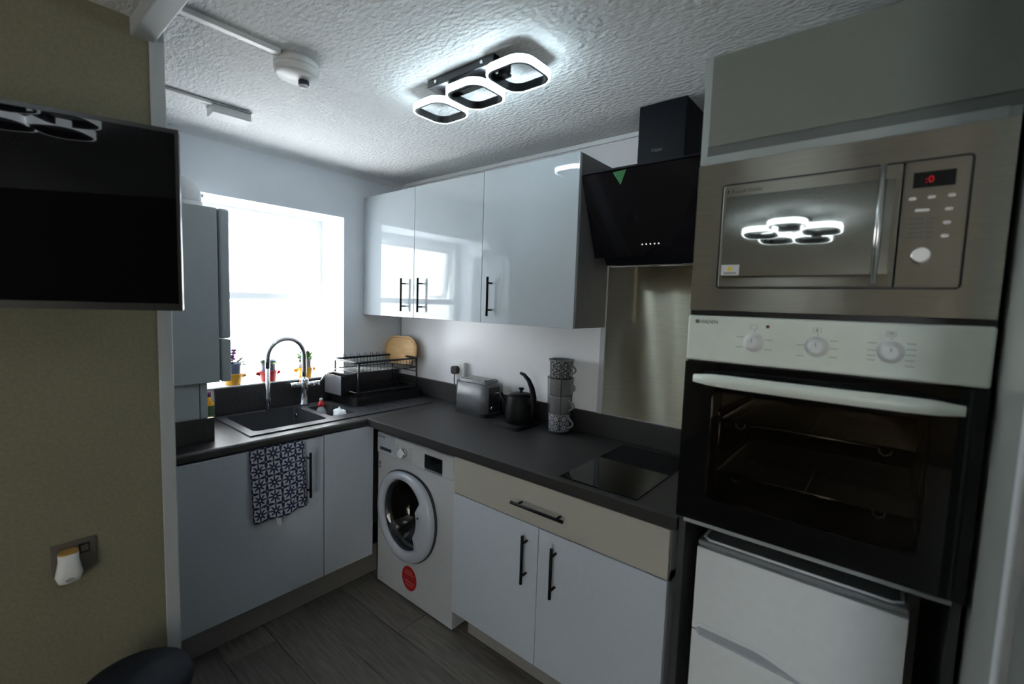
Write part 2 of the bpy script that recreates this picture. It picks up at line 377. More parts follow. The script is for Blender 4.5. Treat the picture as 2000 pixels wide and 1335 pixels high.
obj('pane', B(FX0+.02, FX0+.028, iy0+.04, iy1-.04, WZ0+.04, 1.52), m_glass, wn)
obj('window_sill', B(FX1+.001, .021, WY0+.002, WY1-.002, WZ0-.001, WZ0+.006, .002), m_white, wn)

# ------------------------------------------------------------------ worktops
H = .909; TH = .0385
SX0, SX1, SY0, SY1 = .050, .500, -1.165, -.125           # sink outline
WX = .568
wl = empty('worktop', (.3, -.9, H-TH), 'dark wood-grain worktop with rounded edge holding the black sink', 'worktop')
b = nb()
cx0, cx1, cy0, cy1 = SX0+.012, SX1-.012, SY0+.012, SY1-.012
box(b, .001, cx0, -1.70, -.001, H-TH, H); box(b, cx0, cx1, -1.70, cy0, H-TH, H); box(b, cx0, cx1, cy1, -.001, H-TH, H)
prof = [(cx1, H), (cx1, H-TH)]+[(WX-.012+.012*math.cos(a), H-TH+.012+.012*math.sin(a)) for a in [math.radians(-90+90*k/5) for k in range(6)]]+[(WX-.016+.016*math.cos(a), H-.016+.016*math.sin(a)) for a in [math.radians(90*k/5) for k in range(6)]]
prism(b, prof, 'y', -1.70, -.62, False)
box(b, cx1, WX, -.62, -.001, H-TH, H)
obj('slab', b, m_work, wl)
single('worktop_upstand', B(.001, .020, -1.145, -.022, H+.0002, 1.0505, .002), m_work, 'dark upstand between the sink and the window sill', 'upstand')
single('worktop_upstand', B(.001, WX+.03, -.020, -.001, H+.0002, 1.022, .002), m_work2, 'short dark upstand in the corner behind the dish rack', 'upstand')
wr = empty('worktop', (1.4, -.31, H-TH), 'dark wood-grain worktop with square edge holding the hob, over the washing machine', 'worktop')
obj('slab', B(WX+.0012, 2.183, -.6228, -.001, H-TH, H+.0008, .0015), m_work2, wr)
single('worktop_upstand', B(WX+.032, 2.183, -.018, -.001, H+.001, 1.019, .002), m_work2, 'long dark upstand behind the toaster, mugs and hob', 'upstand')

# ------------------------------------------------------------------ sink and tap
sk = empty('sink', ((SX0+SX1)/2, (SY0+SY1)/2, H), 'dark grey composite sink with large bowl, small bowl and drainer', 'sink')
D = H+.006
B1 = (.085, .440, -1.125, -.775); B2 = (.150, .420, -.735, -.600); DR = (.075, .470, -.565, -.150)
b = nb()
def deck(x0, x1, y0, y1): box(b, x0, x1, y0, y1, H+.0002, D)
deck(SX0, B1[0], SY0, SY1); deck(B1[1], SX1, SY0, SY1); deck(B1[0], B1[1], SY0, B1[2]); deck(B1[0], B1[1], B1[3], B2[2])
deck(B1[0], B2[0], B2[2], B2[3]); deck(B2[1], B1[1], B2[2], B2[3]); deck(B1[0], B1[1], B2[3], SY1)
obj('deck', b, m_sink, sk)
def bowl(x0, x1, y0, y1, dep, t=.006):
    bb = nb(); tp = .012
    o1 = rrect((x0+x1)/2, (y0+y1)/2, x1-x0+.004, y1-y0+.004, .03); i1 = rrect((x0+x1)/2, (y0+y1)/2, x1-x0, y1-y0, .028)
    i2 = rrect((x0+x1)/2, (y0+y1)/2, x1-x0-tp, y1-y0-tp, .04)
    R = [[bb.verts.new((u, v, z)) for u, v in p] for p, z in ((o1, D+.0006), (i1, D-.004), (i2, H-dep+.02), ([((u-(x0+x1)/2)*.9+(x0+x1)/2, (v-(y0+y1)/2)*.9+(y0+y1)/2) for u, v in i2], H-dep))]
    n = len(o1)
    for i in range(3):
        for k in range(n):
            f = bb.faces.new((R[i][k], R[i][(k+1) % n], R[i+1][(k+1) % n], R[i+1][k])); f.smooth = True
    bb.faces.new(R[-1]); bmesh.ops.recalc_face_normals(bb, faces=bb.faces[:])
    for f in bb.faces: f.normal_flip()
    # square corners of the cutout closed by small fillets
    for sx, sy in ((x0, y0), (x1, y0), (x0, y1), (x1, y1)):
        dx = .012 if sx == x0 else -.012; dy = .012 if sy == y0 else -.012
        c = [bb.verts.new(p) for p in ((sx, sy, D+.0003), (sx+dx, sy, D+.0003), (sx, sy+dy, D+.0003))]; bb.faces.new(c)
    return bb
obj('large_bowl', bowl(*B1, .19), m_sink, sk)
obj('small_bowl', bowl(*B2, .10), m_sink, sk)
b = nb()
for k in range(7): box(b, DR[0]+.03, DR[1]-.03, DR[2]+.03+k*.055, DR[2]+.04+k*.055, D, D+.003, .001)
obj('drainer_ribs', b, m_sink, sk)
cyl(b := nb(), (.262, -.95, H-.189), (.262, -.95, H-.184), .045, 24); obj('waste', b, m_chrome, sk)
cyl(b := nb(), (.12, -.783, H-.035), (.12, -.789, H-.035), .012, 16); obj('overflow', b, m_chrome, sk)

tp = empty('tap', (.070, -.715, D), 'chrome pull-down mixer tap with tall arched spout', 'tap')
tx, ty = .070, -.715
b = nb(); lathe(b, [(.030, 0), (.030, .010), (.024, .016), (.022, .08), (.024, .10), (.024, .145), (.016, .155)], (tx, ty, D), 24); obj('tap_body', b, m_chrome, tp)
R_ = .105; pts = []; ex, ey = .10, -.995
dv = Vector((.12, -.99, 0)).normalized()
zt = D+.285
for k in range(4): pts.append(Vector((tx, ty, D+.15+(zt-D-.15)*k/3)))
for k in range(1, 17):
    a = PI*k/16; pts.append(Vector((tx, ty, zt))+dv*(R_*(1-math.cos(a)))+Vector((0, 0, R_*math.sin(a)*.95)))
pts.append(pts[-1]+Vector((0, 0, -.05)))
tube(b := nb(), pts, .0125, 14); obj('spout', b, m_chrome, tp)
e = pts[-1]
tube(b := nb(), [e, e+Vector((0, 0, -.14)), e+Vector((0, 0, -.16)), e+Vector((0, 0, -.23))], [.0105, .0105, .014, .012], 14); obj('spray_head', b, m_chrome, tp)
cyl(b := nb(), (tx, ty, D+.118), tuple(Vector((tx, ty, D+.118))+Vector((.45, .9, .05)).normalized()*.085), .016, 16)
cyl(b, (tx, ty, D+.118), tuple(Vector((tx, ty, D+.118))+Vector((-.1, -1, 0)).normalized()*.075), .015, 16); obj('valve', b, m_chrome, tp)
p1 = Vector((tx, ty, D+.118))+Vector((.45, .9, .05)).normalized()*.08
cyl(b := nb(), tuple(p1), tuple(p1+Vector((.02, .03, .055))), .006, 10); obj('lever', b, m_chrome, tp)

# ------------------------------------------------------------------ dish rack, board, things by the sink
rk = empty('dish_rack', (.18, -.30, D+.0032), 'black two-tier wire dish rack on the drainer', 'dish rack')
rx0, rx1, ry0, ry1, rt = .050, .305, -.525, -.085, 1.165
b = nb(); o = rrect((rx0+rx1)/2, (ry0+ry1)/2, rx1-rx0+.03, ry1-ry0+.03, .02); i = rrect((rx0+rx1)/2, (ry0+ry1)/2, rx1-rx0+.02, ry1-ry0+.02, .018)
band(b, o, i, 'z', D+.004, D+.050); box(b, rx0-.008, rx1+.008, ry0-.008, ry1+.008, D+.004, D+.009)
for px, py in ((rx0, ry0), (rx1, ry0), (rx0, ry1), (rx1, ry1)): cyl(b, (px, py, D+.0032), (px, py, D+.006), .012, 12)
obj('drip_tray', b, m_bplast, rk)
def loop_wire(z, r, x0=rx0, x1=rx1): return tube(nb(), [(u, v, z) for u, v in rrect((x0+x1)/2, (ry0+ry1)/2, x1-x0, ry1-ry0, .018, 4)], r, 8, closed=True)
obj('lower_rail', loop_wire(D+.075, .0045), m_bwire, rk); obj('upper_rail', loop_wire(rt, .0065), m_bwire, rk)
obj('basket_rim', loop_wire(rt-.058, .0032), m_bwire, rk)
for px, py in ((rx0, ry0+.012), (rx1, ry0+.012), (rx0, ry1-.012), (rx1, ry1-.012)):
    obj('post', tube(nb(), [(px, py, D+.03), (px, py, rt)], .0055, 8), m_bwire, rk)
b = nb()
for k in range(17):
    yy = ry0+.02+k*(ry1-ry0-.04)/16
    tube(b, [(rx0, yy, D+.075), (rx0+.03, yy, D+.022), (rx1-.03, yy, D+.022), (rx1, yy, D+.075)], .0018, 5)
    for qx in (.12, .235): tube(b, [(qx-.006, yy, D+.022), (qx-.004, yy, D+.075), (qx+.004, yy, D+.075), (qx+.006, yy, D+.022)], .0016, 5)
obj('lower_wires', b, m_bwire, rk)
b = nb()
for k in range(18):
    yy = ry0+.02+k*(ry1-ry0-.04)/17
    tube(b, [(rx0, yy, rt+.012 if k % 2 else rt), (rx0+.004, yy, rt-.058), (rx1-.004, yy, rt-.058), (rx1, yy, rt)], .0017, 5)
    if k % 2 == 0 and k < 16: tube(b, [(rx0, yy, rt), (rx0, yy, rt+.022), (rx0, yy+.016, rt+.022), (rx0, yy+.016, rt)], .0016, 5)
for k in range(6):
    xx = rx0+.02+k*(rx1-rx0-.04)/5
    tube(b, [(xx, ry1, rt+.010), (xx, ry1, rt-.058)], .0017, 5)
obj('upper_wires', b, m_bwire, rk)
b = nb()
for zz in (D+.13, D+.165): tube(b, [(rx0, ry1-.012, zz), (rx1, ry1-.012, zz)], .003, 6)
obj('end_bars', b, m_bwire, rk)
b = nb(); y0, y1 = ry0-.055, ry0-.006
box(b, rx0+.005, rx1-.07, y0, y0+.003, D+.055, 1.085); box(b, rx0+.005, rx1-.07, y1-.003, y1, D+.055, 1.085)
box(b, rx0+.005, rx0+.008, y0, y1, D+.055, 1.085); box(b, rx1-.073, rx1-.07, y0, y1, D+.055, 1.085); box(b, rx0+.005, rx1-.07, y0, y1, D+.055, D+.06)
uh = obj('utensil_holder', b, m_bplast, rk)
obj('side_panel', B(rx0+.006, rx1-.071, y0-.0025, y0-.0005, D+.058, 1.083, .0005), mat('painted_reflection_grey', (.30, .30, .34), .18, .3, coat=.5), uh)  # pale grey stands in for the window's reflection on the black holder
obj('holder_rim', tube(nb(), [(rx0+.004, y1+.002, 1.087), (rx1-.05, y1+.002, 1.087)], .006, 8), m_bwire, uh)

cb = empty('chopping_board', (.13, -.100, 1.1105), 'round-ended pale wooden chopping board leaning in the corner above the rack', 'chopping board', rotz=math.radians(14))
def obl(w, h, r): return rrect(0, h/2+.0, w, h, r, 10)
b = prism(nb(), obl(.262, .186, .086), 'y', -.009, .009); bmesh.ops.bevel(b, geom=[e_ for e_ in b.edges if abs(e_.verts[0].co.y-e_.verts[1].co.y) < 1e-5], offset=.003, segments=2, affect='EDGES')
bd = obj('board', b, m_wood, cb, local=True)
g1 = [(u, v+.012) for u, v in obl(.238, .162, .076)]; g2 = [(u, v+.0145) for u, v in obl(.233, .157, .074)]
obj('juice_groove', band(nb(), g1, g2, 'y', -.0096, -.0088), m_groove, cb, local=True)
cb.rotation_euler[0] = math.radians(-7)

wb = empty('dish_soap_bottle', (.215, -.690, H-.096), 'small dish-soap bottle with a red cap standing in the small bowl', 'bottle')
c = (.215, -.690, H-.096)
b = lathe(nb(), [(.026, 0), (.029, .006), (.029, .075), (.022, .098), (.011, .112), (.011, .116)], c, 20); obj('bottle_body', b, m_spr, wb)
obj('cap', lathe(nb(), [(.017, .114), (.017, .130), (.011, .136), (.009, .146), (.0, .152)], c, 16), m_redg, wb)
obj('cap_tip', lathe(nb(), [(.0085, .146), (.009, .158), (.0, .162)], c, 12), m_plast, wb)
obj('bottle_label', lathe(nb(), [(.0295, .02), (.0295, .07)], c, 20, False), m_greenl, wb)
# crumpled cloth in small bowl
b = nb(); bmesh.ops.create_icosphere(b, subdivisions=3, radius=1)
for v in b.verts:
    n = 1+.22*math.sin(7*v.co.x+3*v.co.z)*math.cos(6*v.co.y)+.1*math.sin(13*v.co.y); v.co = Vector((.325+v.co.x*.062*n, -.640+v.co.y*.026*n, H-.040+v.co.z*.055*n))
for f in b.faces: f.smooth = True
single('dishcloth', b, m_cloth, 'crumpled white dishcloth in the small sink bowl', 'cloth')

def pot_plant(name, x, y, label, saucer_m, pot_m, kind):
    z = WZ0+.006; r = empty(name, (x, y, z), label, 'plant', 'potted plants on the window sill')
    obj('outer_pot', lathe(nb(), [(.034, 0), (.036, .004), (.047, .055), (.050, .058), (.047, .060), (.043, .056), (.034, .012), (0, .012)], (x, y, z), 24), saucer_m, r)
    for sx in (-1, 1): b = tube(nb(), [(x, y+sx*.045, z+.045), (x, y+sx*.06, z+.05), (x, y+sx*.063, z+.042), (x, y+sx*.046, z+.036)], .005, 8); obj('lug_handle', b, saucer_m, r)
    obj('inner_pot', lathe(nb(), [(.030, .012), (.034, .06), (.038, .105), (.040, .107), (.040, .115), (.036, .115), (.034, .10), (0, .10)], (x, y, z), 24), pot_m, r)
    obj('soil', lathe(nb(), [(0, .1005), (.035, .1005), (.035, .104), (0, .106)], (x, y, z), 16), m_soil, r)
    b = nb(); rnd = random.Random(hash(kind) % 97 if False else len(kind)*13)
    def leaf(a, el, L, wd, base):
        d = Vector((math.cos(a)*math.cos(el), math.sin(a)*math.cos(el), math.sin(el))); sd = Vector((-math.sin(a), math.cos(a), 0)); up = d.cross(sd)
        p = [base, base+d*L*.5+sd*wd+up*.003, base+d*L-Vector((0, 0, .008)), base+d*L*.5-sd*wd+up*.003, base+d*L*.5-up*.002]
        v = [b.verts.new(q) for q in p]
        for t in ((0, 1, 4), (1, 2, 4), (2, 3, 4), (3, 0, 4)): b.faces.new([v[j] for j in t])
    n = {'flower': 14, 'succulent': 12, 'leafy': 18}[kind]
    for k in range(n):
        a = 2*PI*k/n*2.4+rnd.random(); el = rnd.uniform(.0, 1.0) if kind != 'succulent' else rnd.uniform(.0, .35)
        L = rnd.uniform(.050, .080); bs = Vector((x+.012*math.cos(a), y+.012*math.sin(a), z+.104))
        leaf(a, el, L, .016, bs)
    obj('foliage', b, m_leafd if kind == 'flower' else m_leaf, r)
    if kind == 'flower':
        b = nb()
        for k in range(9):
            a = rnd.uniform(0, 2*PI); q = Vector((x+.022*math.cos(a), y+.022*math.sin(a), z+.130+.05*rnd.random()))
            t = nb(); bmesh.ops.create_icosphere(t, subdivisions=1, radius=.015)
            for v in t.verts: v.co = q+Vector((v.co.x, v.co.y, v.co.z*.6))
            merge(b, t); tube(b, [(x, y, z+.1), tuple(q)], .0012, 5)
        obj('flowers', b, m_purp, r)
    if kind == 'leafy':
        b = nb()
        for k in range(8):
            a = rnd.uniform(0, 2*PI); bs = Vector((x+.01*math.cos(a), y+.01*math.sin(a), z+.112)); leaf(a, rnd.uniform(.4, 1.1), .075, .016, bs)
        obj('dark_leaves', b, m_leafd, r)
    return r
pot_plant('potted_flower', -.025, -1.050, 'purple flower in a dark blue cup set in a yellow pot, beside the boiler', m_yel, m_bluep, 'flower')
pot_plant('potted_succulent', -.030, -.868, 'low plant in a slate-blue pot set in a red pot on the sill', m_redg, m_bluep, 'succulent')
pot_plant('potted_plant', -.030, -.662, 'leafy plant in a ribbed grey pot set in a yellow pot, right of the tap', m_yel, m_greyp, 'leafy')

# ------------------------------------------------------------------ boiler and pipe box
bo = empty('boiler', (.26, -1.4, 1.160), 'white wall-hung boiler at the left of the window', 'boiler')
bx0, bx1 = .060, .455
obj('case', B(bx0, bx1, -1.715, -1.262, 1.160, 1.885, .004), m_boiler, bo)
obj('front_cover', B(bx0-.002, bx1+.003, -1.258, -1.218, 1.345, 1.885, .010, 3), m_boiler, bo)
obj('control_flap', B(bx0-.002, bx1+.003, -1.258, -1.218, 1.160, 1.341, .008, 3), m_boiler, bo)
fc = obj('flue', lathe(nb(), [(.062, 1.885), (.062, 1.90), (.055, 1.905), (.055, 1.93)], (.22, -1.300, 0), 24), m_white, bo)
pts = [(.22, -1.300, 1.92)]+[(.22-.06+.06*math.cos(a), -1.300, 1.935+.06*math.sin(a)) for a in [math.radians(90*k/6) for k in range(7)]]+[(.004, -1.300, 1.995)]
tube(b := nb(), pts, .052, 20); obj('flue_elbow', b, m_white, bo)
cyl(b := nb(), (.19, -1.250, 1.972), (.19, -1.232, 1.970), .009, 10); obj('sampling_cap', b, m_plast2, bo)
bp_ = empty('pipe_box', (.25, -1.45, H+.0002), 'grey boxed-in pipe cover below the boiler, with a dark upstand', 'pipe box')
b = nb(); box(b, .05, .438, -1.715, -1.335, H+.0003, 1.158, .002); box(b, .05, .440, -1.333, -1.305, H+.0003, 1.158, .004); obj('panel', b, m_boiler, bp_)
obj('upstand', B(.441, .459, -1.70, -1.288, H+.0003, 1.012, .002), m_work, bp_)
bt = empty('bottle', (.09, -1.20, H), 'colourful bottle squeezed between the pipe box and the sink upstand', 'bottle')
obj('bottle_body', lathe(nb(), [(.024, 0), (.026, .004), (.026, .085), (.012, .11), (.010, .125)], (.09, -1.20, H), 18), m_yel, bt)
obj('bottle_label', lathe(nb(), [(.0265, .03), (.0265, .08)], (.09, -1.20, H), 18, False), m_leafd, bt)
obj('bottle_cap', lathe(nb(), [(.012, .122), (.012, .145), (0, .147)], (.09, -1.20, H), 14), m_purp, bt)

# ------------------------------------------------------------------ handles
def bar_handle(p, L, axis, out, parent, local=False):
    """bar parallel to axis ('z','x','y'), standing off along out; p = centre on the door face"""
    p = Vector(p); A = {'x': Vector((1, 0, 0)), 'y': Vector((0, 1, 0)), 'z': Vector((0, 0, 1))}[axis]; o = Vector(out)
    b = nb(); c = p+o*.032
    cyl(b, c-A*L/2, c+A*L/2, .0060, 12)
    for s_ in (-1, 1): cyl(b, p+A*(L/2-.030)*s_, c+A*(L/2-.030)*s_, .0045, 10)
    return obj('handle', b, m_black, parent, label='matt black bar handle')

# ------------------------------------------------------------------ sink base run
FX = .570
sb = empty('sink_base_cabinet', (.3, -1.2, 0), 'pale grey base cupboard under the sink with a tea towel over its door', 'cabinet')
obj('body', B(.05, FX-.021, -1.70, -.600, .160, .705), m_pl, sb)
dr = obj('door', B(FX-.019, FX, -1.56, -.864, .161, .866, .002), m_satin, sb)
bar_handle((FX, -.945, .705), .215, 'z', (1, 0, 0), dr)
obj('corner_panel', B(FX-.019, FX, -.860, -.588, .161, .869, .002), m_satin, sb)
obj('plinth', B(.462, .480, -1.71, -.500, 0, .158, .002), m_pl, sb)

# tea towel folded over the door top
tw = empty('tea_towel', (.58, -1.08, .53), 'blue and white floral tea towel hanging over the sink cupboard door', 'tea towel')
b = nb(); uvl = b.loops.layers.uv.verify(); NX, NZ = 26, 30
def towel_pt(i, j, side):
    u, v = i/NX, j/NZ
    y = -1.200+u*.236+ (v)*.010; z = .875-v*(.325-.010*u)-.012*math.sin(u*PI)*v-.003*math.sin(14*u)*v
    x = FX+.006+.006*v+.0035*math.sin(u*9+v*2.2)*v+.0025*math.sin(u*21)*v+side*.0035
    return Vector((x, y, z))
G = {}
for s_ in (0, 1):
    for i in range(NX+1):
        for j in range(NZ+1): G[s_, i, j] = b.verts.new(towel_pt(i, j, s_))
def quad(vs, uvs):
    f = b.faces.new(vs); f.smooth = True
    for l, q in zip(f.loops, uvs): l[uvl].uv = q
for s_ in (0, 1):
    for i in range(NX):
        for j in range(NZ):
            ij = ((i, j), (i+1, j), (i+1, j+1), (i, j+1)); ij = ij[::-1] if s_ else ij
            quad([G[s_, p, q] for p, q in ij], [(p/NX*.236, -q/NZ*.325) for p, q in ij])
for j in range(NZ):
    for i in (0, NX): quad([G[0, i, j], G[0, i, j+1], G[1, i, j+1], G[1, i, j]], [(i/NX*.236, -j/NZ*.325)]*4)
for i in range(NX): quad([G[0, i, NZ], G[0, i+1, NZ], G[1, i+1, NZ], G[1, i, NZ]], [(i/NX*.236, -.325)]*4)
bmesh.ops.recalc_face_normals(b, faces=b.faces[:])
obj('cloth', b, m_towel, tw)
b = nb(); prism(b, [(-1.094, .548), (-1.072, .551), (-1.068, .508), (-1.077, .500), (-1.088, .512)], 'x', FX+.010, FX+.0115); obj('care_tag', b, m_cloth, tw)

# ------------------------------------------------------------------ washing machine
wx0, wx1, wy = .576, 1.168, -.560
wm = empty('washing_machine', ((wx0+wx1)/2, -.3, 0), 'white front-loading washing machine under the worktop', 'washing machine')
cxw, czw, rw = .835, .466, .198
b = nb()
# body: side walls and a front panel with a round opening
hx0_, hx1_, hz0_, hz1_ = wx0, wx1, .012, .720
angs = sorted([2*PI*k/48-PI for k in range(48)]+[math.atan2(z_-czw, x_-cxw) for x_ in (hx0_, hx1_) for z_ in (hz0_, hz1_)])
hole = [(cxw+.172*math.cos(a), czw+.172*math.sin(a)) for a in angs]
def sq(a):
    c_, s_ = math.cos(a), math.sin(a)
    t = min(((hx1_-cxw) if c_ > 0 else (cxw-hx0_))/max(abs(c_), 1e-6), ((hz1_-czw) if s_ > 0 else (czw-hz0_))/max(abs(s_), 1e-6))
    return (cxw+c_*t, czw+s_*t)
band(b, [sq(a) for a in angs], hole, 'y', wy, wy+.02)
box(b, wx0, wx0+.02, wy+.0205, -.02, .012, .804); box(b, wx1-.02, wx1, wy+.0205, -.02, .012, .804)
box(b, wx0, wx1, wy+.0125, -.02, .806, .838, .004)
box(b, wx0+.01, wx1-.01, -.04, -.02, .012, .82)
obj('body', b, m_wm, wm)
for fx in (wx0+.05, wx1-.05):
    for fy in (wy+.06, -.08): obj('foot', cyl(nb(), (fx, fy, 0), (fx, fy, .014), .018, 12), m_dgrey, wm)
cp = obj('control_panel', B(wx0, wx1, wy-.010, wy+.012, .7225, .836, .009, 3), m_wm, wm)
obj('detergent_drawer', B(wx0+.014, wx0+.155, wy-.0125, wy-.006, .732, .828, .004), m_wmring, cp)
obj('drawer_grip', B(wx0+.035, wx0+.130, wy-.0135, wy-.0115, .748, .764, .003), m_dgrey, cp)
cyl(b := nb(), (.806, wy-.034, .772), (.806, wy-.008, .772), .0245, 28, .026); kn = obj('programme_knob', b, m_silver, cp)
obj('knob_face', cyl(nb(), (.806, wy-.036, .772), (.806, wy-.0335, .772), .021, 28), m_plast, kn)
for sx in (-1, 1):
    b = nb()
    for k in range(7): box(b, .806+sx*.052-.012, .806+sx*.052+.012, wy-.0106, wy-.0098, .735+k*.0115, .738+k*.0115)
    obj('programme_print', b, m_printg, cp)
obj('display', B(.966, 1.092, wy-.0125, wy-.006, .737, .806, .003), m_bgloss, cp)
obj('display_keys', B(.966, 1.092, wy-.012, wy-.006, .722+.004, .736, .002), m_silver, cp)
obj('maker_name', text_bm('HOOVER', .0155, (wx0+.012, wy-.0132, .812), XR, ZU), m_print, cp)
b = nb(); box(b, wx0+.012, wx0+.020, wy-.001, wy+.001, .655, .675); box(b, wx0+.012, wx0+.022, wy-.001, wy+.001, .640, .650); obj('rating_print', b, m_print, wm)
obj('panel_seam', B(wx0+.002, wx1-.002, wy-.0008, wy+.01, .7198, .7222), m_plast, wm)
# door: oval-cut ring, glass bowl, grip
ring = nb(); N = 64
def oring(r, wob=1.0):
    p = []
    for k in range(N):
        a = 2*PI*k/N; s_ = math.sin(a)
        top = 1-.07*max(0, s_-.62)/.38*1.8 if s_ > .62 else 1
        p.append((cxw+r*math.cos(a)*1.02, czw+r*s_*top*1.14))
    return p
def glassr(k):
    a = 2*PI*k/N; r = .158
    d = (a-math.radians(-8)+PI) % (2*PI)-PI
    ww = math.radians(42)
    if abs(d) < ww: r = .108+.050*max(0, (abs(d)-math.radians(33))/math.radians(9)) if abs(d) > math.radians(33) else .108
    return (cxw+r*math.cos(a), czw+r*math.sin(a)*1.12)
inn = [glassr(k) for k in range(N)]
P1, P2, P3 = oring(.212), oring(.205), oring(.185)
R = [[ring.verts.new((u, yv, v)) for u, v in pp] for pp, yv in ((P1, wy-.002), (P1, wy-.022), (P2, wy-.038), (P3, wy-.046), ([(cxw+(u-cxw)*1.05, czw+(v-czw)*1.05) for u, v in inn], wy-.044), (inn, wy-.034), (inn, wy-.010))]
for i in range(len(R)-1):
    for k in range(N):
        f = ring.faces.new((R[i][k], R[i][(k+1) % N], R[i+1][(k+1) % N], R[i+1][k])); f.smooth = i != 5
bmesh.ops.recalc_face_normals(ring, faces=ring.faces[:])
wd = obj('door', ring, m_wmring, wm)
obj('door_gasket', band(nb(), oring(.216), oring(.190), 'y', wy-.014, wy-.001), m_dgrey, wm)
gb = nb(); rings = []
for f_, yy in ((1.0, wy-.030), (.97, wy-.028), (.80, wy+.02), (.62, wy+.07), (.35, wy+.095), (.05, wy+.10)):
    rings.append([gb.verts.new((cxw+.160*f_*math.cos(2*PI*k/40), yy, czw+.160*1.10*f_*math.sin(2*PI*k/40))) for k in range(40)])
for i in range(5):
    for k in range(40):
        f = gb.faces.new((rings[i][k], rings[i][(k+1) % 40], rings[i+1][(k+1) % 40], rings[i+1][k])); f.smooth = True
gb.faces.new(rings[-1]); obj('porthole_glass', gb, m_wdg, wd)
obj('door_latch_dot', cyl(nb(), (cxw+.128, wy-.0475, czw+.03), (cxw+.128, wy-.044, czw+.03), .006, 14), m_dgrey, wd)
dm = nb(); rings = []
for r_, yy in ((.172, wy+.02), (.182, wy+.03), (.205, wy+.06), (.205, wy+.36), (.02, wy+.37)):
    rings.append([dm.verts.new((cxw+r_*math.cos(2*PI*k/40), yy, czw+r_*math.sin(2*PI*k/40))) for k in range(40)])
for i in range(4):
    for k in range(40): dm.faces.new((rings[i][k], rings[i][(k+1) % 40], rings[i+1][(k+1) % 40], rings[i+1][k])).smooth = True
obj('drum', dm, m_drum, wm)
b = nb(); cs = (.850, .128)
prism(b, [(cs[0]+.058*math.cos(2*PI*k/32), cs[1]+.064*math.sin(2*PI*k/32)) for k in range(32)], 'y', wy-.0012, wy+.001)
stk = obj('round_sticker', b, m_red, wm, label='round red sticker with pale lettering')
b = nb()
for (q, wdt) in ((.036, .052), (.022, .074), (-.018, .080), (-.034, .06)): box(b, cs[0]-wdt/2, cs[0]+wdt/2, wy-.0018, wy-.001, cs[1]+q-.004, cs[1]+q+.004)
obj('sticker_print', b, mat('faded_pink_print', (.50, .12, .10), .6), stk)

# ------------------------------------------------------------------ hob-side base cabinet
FY = -.617
bc = empty('base_cabinet', (1.69, -.3, 0), 'base cupboard under the hob with one drawer and two doors', 'cabinet')
ex0, ex1, exs = 1.2214, 2.164, 1.679
b = nb(); box(b, ex0, ex0+.018, FY+.020, -.02, .158, .869); box(b, ex1-.018, ex1, FY+.020, -.02, .158, .869); box(b, ex0, ex1, FY+.020, -.02, .158, .176); box(b, ex0, ex1, -.04, -.02, .158, .869); box(b, ex0, ex1, FY+.020, FY+.07, .690, .72)
obj('body', b, m_lcarc, bc)
d = obj('drawer', B(ex0, ex1, FY, FY+.019, .706, .866, .002), m_cream, bc, label='cream drawer front')
bar_handle((1.684, FY, .779), .236, 'x', YN, d)
d = obj('door', B(ex0, exs-.0015, FY, FY+.019, .159, .702, .002), m_satin, bc); bar_handle((1.628, FY, .572), .188, 'z', YN, d)
d = obj('door', B(exs+.0015, ex1, FY, FY+.019, .159, .702, .002), m_satin, bc); bar_handle((1.760, FY, .572), .188, 'z', YN, d)
obj('plinth', B(ex0+.002, ex1, -.510, -.492, 0, .156, .002), m_pl, bc)

# ------------------------------------------------------------------ hob
hb = empty('hob', (1.89, -.325, H+.0008), 'narrow black glass hob set into the worktop', 'hob')
obj('glass', B(1.742, 2.040, -.588, -.068, H+.0008, H+.0055, .0015), m_bgloss, hb)

# ------------------------------------------------------------------ wall cupboards
DW = -.2936; zb, zt_ = 1.4331, 2.168
cabs = [(.004, .5133, .437, 'glossy pale wall cupboard nearest the window'), (.5133, 1.0454, .588, 'glossy pale wall cupboard in the middle of the row'), (1.0454, 1.5889, 1.115, 'glossy pale wall cupboard next to the cooker hood')]
for x0, x1, hx, lab in cabs:
    r = empty('wall_cupboard', ((x0+x1)/2, -.15, zb), lab, 'cabinet', 'wall cupboards over the worktop')
    obj('body', B(x0+.0005, x1-.0005, DW+.020, -.0145, zb+.001, zt_-.001, .0005), m_edge if x1 > 1.5 else m_lcarc, r)
    d = obj('door', B(x0+.0015, x1-.0015, DW, DW+.018, zb, zt_, .0012), m_gloss, r)
    bar_handle((hx, DW, 1.5625), .190, 'z', YN, d)

# ------------------------------------------------------------------ cooker hood and splashback
hd = empty('cooker_hood', (1.895, -.1, 1.70), 'black angled-glass cooker hood with square chimney', 'cooker hood')
hx0, hx1 = 1.602, 2.186
b = prism(nb(), [(-.300, 2.062), (-.160, 1.742), (-.150, 1.746), (-.290, 2.066)], 'x', hx0, hx1); gl = obj('glass_panel', b, m_hood, hd)
b = prism(nb(), [(-.262, 2.035), (-.150, 1.760), (-.160, 1.742), (-.130, 1.712), (-.002, 1.722), (-.002, 2.03)], 'x', hx0+.045, hx1-.03); obj('body', b, m_chim, hd)
obj('top_edge', B(hx0, hx1, -.300, -.250, 2.066, 2.074, .001), m_chim, hd)
ch = obj('chimney', B(1.812, 1.995, -.235, -.002, 2.034, CZ-.002, .002), m_chim, hd)
obj('maker_name', text_bm('Haier', .020, (1.868, -.2356, 2.128), XR, ZU), m_printf, ch)
nrm = Vector((0, -.320, -.140)).normalized()
